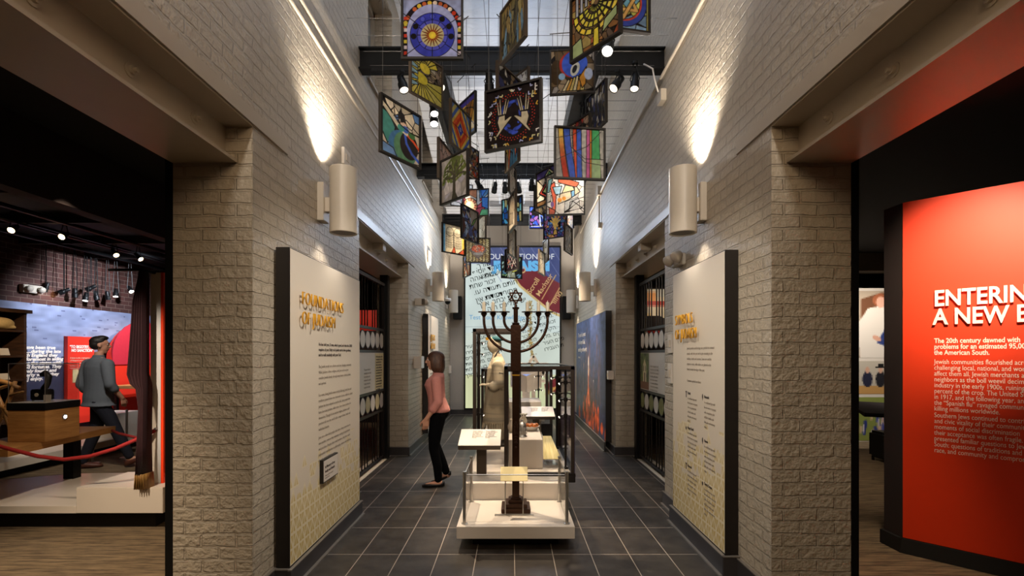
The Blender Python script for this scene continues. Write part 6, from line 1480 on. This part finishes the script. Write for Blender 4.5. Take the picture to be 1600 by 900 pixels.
tag(MB().hexa([fc(-4, 634, 6.5), fc(19, 652, 6.5), fc(19, 652, 6.53), fc(-4, 634, 6.53), fc(-4, 633, 6.5), fc(19, 633, 6.5), fc(19, 633, 6.53), fc(-4, 633, 6.53)]).build('blue_card', M['bluecard']), 'bright blue card behind the old wooden folding chair', 'card')
# ceiling spotlights of the left gallery
for i, (px, py, d, lens, dr) in enumerate(((22, 357, 6.3, 'lens_warm', (.3, -.9, -.6)), (101, 368, 6.67, 'lens_warm', (.2, -.9, -.5)), (179, 395, 7.8, 'lens_warm', (.75, -.4, -.7)), (216, 401, 8.1, 'lens_warm', (.8, -.2, -.7)),
     (6, 442, 7.6, 'lens_cool', (.1, -.8, -.6)), (31, 442, 7.8, 'lens_cool', (.1, -.8, -.6)), (72, 449, 8.0, 'lens', (-.2, -.2, -1)), (100, 455, 8.2, 'lens_warm', (-.8, -.6, -.6)), (117, 458, 8.4, 'black', (0, 0, -1)), (134, 464, 8.5, 'lens', (.1, -.3, -1)), (142, 450, 8.6, 'lens', (-.7, -.3, -.5)), (150, 462, 8.7, 'black', (.2, 0, -1)), (168, 462, 8.9, 'black', (0, .2, -1)), (181, 458, 9.0, 'lens', (.2, -.3, -.9)), (203, 452, 9.2, 'lens', (.6, -.3, -.6)))):
    spotlight(P(px, py, d), dr, ['first', 'second', 'third', 'fourth', 'fifth', 'sixth', 'seventh', 'eighth', 'ninth', 'tenth', 'eleventh', 'twelfth', 'thirteenth', 'fourteenth', 'fifteenth'][i]+' small spotlight counted from the left gallery bulkhead towards the mural', lens=lens, L=.15, r=.042, stem=3.405-Z_(py, d), group='left gallery spotlights')
tag(MB().box(-6.3, -6.27, 6.4, 10.2, 3.28, 3.31).build('lighting_track', M['black']), 'black lighting track before the brick band of left gallery', 'lighting track')
eg = thing('emergency_light', (-7.55, 7.75, 2.55), 'emergency light box with two heads on the red brick', 'emergency light')
MB().box(-7.599, -7.52, 7.6, 7.92, 2.56, 2.68).build('battery_box', M['sconce'], eg, bevel=.006)
for y in (7.66, 7.86): MB().lathe([(0, -.02), (.045, 0), (.05, .03), (0, .035)], (-7.5, y, 2.62), 14, axis=(1, 0, -.3)).build('lamp_head', M['sconce'], eg, smooth=True)
# light of the left gallery, from added spots without fixtures
add_light('mural_wash', 'SPOT', (-5.6, 8.2, 3.2), (-7.6, 8.9, 1.9), 260, (.8, .88, 1), .06, 90, .8)
add_light('red_panel_light', 'SPOT', (-6.0, 9.6, 3.1), (-7.4, 9.4, 1.2), 90, WARM, .05, 60, .7)
add_light('desk_light', 'SPOT', (-3.5, 4.0, 3.0), (-4.8, 5.1, .9), 60, WARM, .05, 50, .7)
add_light('platform_light', 'SPOT', (-4.3, 6.6, 3.1), (-3.6, 4.7, .3), 22, NEUT, .05, 45, .6)
add_light('carpet_light', 'SPOT', (-3.4, 2.2, 3.2), (-3.0, 3.7, 0), 250, WARM, .08, 62, .8)
add_light('partition_fill', 'SPOT', (-2.75, 2.2, 3.2), (-3.34, 4.6, 1.3), 230, NEUT, .05, 26, .8)  # spot added to brighten the white partition end beside the curtain
add_light('bookcase_light', 'SPOT', (-5.4, 5.4, 3.2), (-7.1, 6.7, 1.4), 130, WARM, .05, 50, .7)
add_light('right_front_carpet_light', 'SPOT', (2.55, 3.3, 3.3), (2.8, 4.0, 0), 90, WARM, .05, 36, .8)
add_light('man_light', 'SPOT', (-4.6, 5.2, 3.2), (-5.7, 7.0, 1.0), 90, NEUT, .05, 45, .7)

# ---------------------------------------------------------------- right gallery
ax, ay = 3.158, 3.986; dx_, dy_ = .673, -.7396
Wp = lambda t, z, o=0: Vector((ax+dx_*t-.7396*o, ay+dy_*t-.673*o, z))
iw = thing('intro_wall', (4.0, 3.2, 0), 'big orange red angled text wall in the right gallery', 'text wall')
q = MB(); A, B_ = Wp(0, 0), Wp(2.6, 0)
q.prism([(A.x, A.y), (A.x-.002, A.y+.2), (B_.x+.16, B_.y+.2), (B_.x, B_.y)], .0, 2.82); q.build('wall_body', M['bulk'], iw)
MB().hexa([Wp(0, .12, .001), Wp(2.6, .12, .001), Wp(2.6, .12, .006), Wp(0, .12, .006), Wp(0, 2.82, .001), Wp(2.6, 2.82, .001), Wp(2.6, 2.82, .006), Wp(0, 2.82, .006)]).build('red_face', M['orange'], iw)
MB().hexa([Wp(-.02, 0, .006), Wp(2.6, 0, .006), Wp(2.6, 0, .03), Wp(-.02, 0, .03), Wp(-.02, .115, .006), Wp(2.6, .115, .006), Wp(2.6, .115, .02), Wp(-.02, .115, .02)]).box(ax-.03, ax-.003, ay-.01, ay+.21, 0, .115).build('skirting', M['blackwall'], iw)
r3 = (dx_, dy_, 0); o3 = lambda t, z: Wp(t, z, .0065)
def fit(s_, width):
    def wdt(x):
        cu = bpy.data.curves.new('t', 'FONT'); cu.body = x; cu.size = 1; to = bpy.data.objects.new('t', cu); C.objects.link(to)
        bpy.context.view_layer.update(); v = to.dimensions.x; bpy.data.objects.remove(to); bpy.data.curves.remove(cu); return v
    return width/wdt(s_)
zz = lambda py: Z_(py, 3.842)
sx1 = fit('ENTERIN', .49)/.17
text('ENTERING', .17, o3(.194, zz(478.5)), r3, up, M['whiteink'], iw, 'title_letters', .006, .004, sx=sx1, lift=.012)
text('A NEW ERA', .17, o3(.190, zz(507)), r3, up, M['whiteink'], iw, 'title_letters', .006, .004, sx=sx1*1.0, lift=.012)
sx2 = fit('The 20th century dawned with', .465)
text('The 20th century dawned with\nproblems for an estimated 95,000\nthe American South.', .052, o3(.194, zz(536)), r3, up, M['whiteink'], iw, 'paragraph', .0006, .0012, ls=.87, sx=sx2/.052)
sx3 = fit('Jewish communities flourished acr', .485)
text('Jewish communities flourished across\nchallenging local, national, and world\naffect them all. Jewish merchants and\nneighbors as the boll weevil decimated\nindustry in the early 1900s, ruining\npercent of the crop. The United States\nin 1917, and the following year, an\nthe “Spanish flu” ravaged communities\nkilling millions worldwide.', .052, o3(.194, zz(568.5)), r3, up, M['whiteink'], iw, 'paragraph', .0006, 0, ls=.87, sx=sx3/.052)
text('Southern Jews continued to contribute\nand civic vitality of their communities\nmoments of social discrimination\ntheir acceptance was often fragile.\npresented familiar questions to Jews\nSouth: questions of traditions and\nrace, and community and compromise.', .052, o3(.194, zz(651.5)), r3, up, M['whiteink'], iw, 'paragraph', .0006, 0, ls=.87, sx=sx3/.052)
add_light('red_wall_light', 'SPOT', (2.45, 2.2, 3.3), Wp(.42, 2.2), 330, WARM, .05, 42, 1.0)
add_light('right_carpet_light', 'SPOT', (2.9, 6.4, 3.2), (4.0, 6.6, 0), 90, WARM, .06, 70, .8)
# photograph wall seen through the gap
def ph(k):
    R = Ras(40, 52 if k == 0 else 24, (150, 130, 110), 2); r = np.random.RandomState(k); a = R.w/R.h
    if k == 0:
        R.a[:] = (178, 160, 140); R.poly([(-.6, .2), (-.6, .75), (.0, .95), (.6, .75), (.6, .2)], (110, 70, 46))
        R.poly([(-.62, -1), (-.7, .0), (-.4, .48), (.0, .56), (.3, .4), (.4, -.2), (.2, -1)], (226, 216, 204)); R.poly([(.5, .5), (.1, -.1), (-.15, -.55), (.3, -.75), (.8, -.7), (.8, .5)], (44, 60, 120)); R.line(.1, .1, .8, .3, (214, 190, 130), .03); R.line(.2, .3, .7, .5, (214, 200, 160), .03)
        R.ell(-.05, .72, .22, .2, (160, 92, 60)); R.ell(-.04, .66, .13, .17, (222, 170, 146)); R.ell(-.15, -.42, .14, .07, (216, 164, 140), -.5)
    elif k == 1:
        R.a[:] = (190, 180, 164); R.poly([(-1.7, -1), (1.7, -1), (1.7, -.55), (-1.7, -.5)], (196, 150, 90))
        for x, c in ((-.9, (40, 40, 60)), (-.1, (36, 34, 40)), (.6, (150, 150, 170)), (1.2, (60, 60, 90))): R.ell(x, -.1, .3, .5, c); R.ell(x, .45, .13, .2, (206, 160, 136))
        R.put((np.abs(R.u+.1) < .3) & (R.v > .58) & (R.v < .68), (26, 24, 24)); R.put((np.abs(R.u+.1) < .17) & (R.v > .6) & (R.v < .85), (26, 24, 24))
    else:
        R.a[:] = (140, 150, 76)
        for i in range(60): R.ell(r.uniform(-1.4, 1.4), r.uniform(-.7, .2), .07, .2, [(50, 60, 130), (70, 80, 160), (214, 180, 150), (200, 190, 200)][r.randint(4)])
    return R
pw = thing('photo_wall', (6.6, 9.1, 0), 'white photograph board seen through the gap beside red wall', 'display wall')
MB().box(5.7, 7.6, 9.0, 9.1, .001, 2.80).build('board', M['white'], pw)
for k, (z0, z1) in enumerate(((1.53, 2.75), (.87, 1.47), (.02, .81))):
    picture('photograph', ph(k), 1.0, z1-z0, frame4((6.75, 8.996, (z0+z1)/2), (1, 0, 0), (0, 0, 1)), M['print'], pw, local=False)
struct('trim_soffit_right', MB().box(5.0, 8.5, 8.9, 9.2, 3.1, 3.42), M['plaster'])
add_light('photo_light', 'SPOT', (5.9, 7.4, 3.2), (6.6, 9, 1.5), 150, NEUT, .05, 80, .8)
dr = thing('reader_rail', (6.3, 7.9, 0), 'dark sloping reader rail before the photograph board', 'reader rail', 'tilted reader rails')
MB().hexa([(5.5, 7.7, .62), (7.0, 7.7, .55), (7.0, 8.1, .7), (5.5, 8.1, .77), (5.5, 7.7, .68), (7.0, 7.7, .61), (7.0, 8.1, .76), (5.5, 8.1, .83)]).build('tray', M['bulk'], dr)
MB().box(6.75, 6.85, 7.85, 7.95, .001, .66).build('post', M['black'], dr)
st_ = thing('stool', (5.55, 7.3, 0), 'black upholstered stool in the gap beside the red wall', 'stool')
MB().box(5.4, 5.9, 7.1, 7.5, .05, .45).build('seat', M['black'], st_, bevel=.04)
for x in (5.45, 5.85):
    for y in (7.15, 7.45): MB().tube([(x, y, 0.001), (x, y, .07)], .02, 8).build('foot', M['black'], st_)
# what shows through the gates
bp_ = thing('display_board', (3.4, 11.2, 0), 'bright printed board glimpsed through the right gate', 'display board')
R = Ras(50, 60, (226, 214, 190), 2); r = np.random.RandomState(12)
for i in range(30): R.poly([(x := r.uniform(-.8, .7), y := r.uniform(-.9, .9)), (x+.2, y), (x+.2, y+.15), (x, y+.15)], [(200, 60, 40), (226, 190, 120), (120, 100, 80), (206, 206, 200), (230, 150, 70)][r.randint(5)])
R.put((R.v > .72) & (R.v < .8), (196, 50, 40))
MB().box(2.5, 4.8, 11.2, 11.26, .001, 3.1).build('board', M['bulk'], bp_); picture('print', R, 2.2, 2.7, frame4((3.65, 11.196, 1.72), (1, 0, 0), (0, 0, 1)), M['print'], bp_, local=False)
cz2 = thing('exhibit_case', (3.0, 9.9, 0), 'dark rounded case with red and white patch behind right gate', 'exhibit case')
MB().prism([(2.45, 1.0), (3.4, 1.0), (3.4, 1.85), (3.2, 2.2), (2.9, 2.35), (2.65, 2.35), (2.45, 2.3)], -.2, .2, M=Matrix(((1, 0, 0, 0), (0, 0, 1, 9.9), (0, 1, 0, 0), (0, 0, 0, 1)))).build('case', M['bulk'], cz2)
MB().box(2.45, 3.4, 9.7, 10.1, .001, 1.0).build('pedestal', M['blackwall'], cz2)
for i in range(4): MB().box(2.62, 2.9, 9.694, 9.699, 1.84+.055*i, 1.89+.055*i).build('stripe', M['red' if i % 2 else 'white'], cz2)
add_light('right_gate_light', 'SPOT', (3.4, 9.0, 3.3), (3.4, 11.2, 1.8), 70, WARM, .05, 80, .8)
rdp = thing('display_board', (-3.4, 11.5, 0), 'dark board with red top band glimpsed through the left gate', 'display board')
MB().box(-4.8, -2.6, 11.5, 11.56, .001, 2.14).build('board', M['bulk'], rdp); MB().box(-4.8, -2.6, 11.49, 11.56, 2.141, 2.62).build('red_band', M['red'], rdp)
add_light('left_gate_light', 'SPOT', (-3.4, 10.2, 3.3), (-3.4, 11.5, 1.6), 25, WARM, .05, 70, .8)
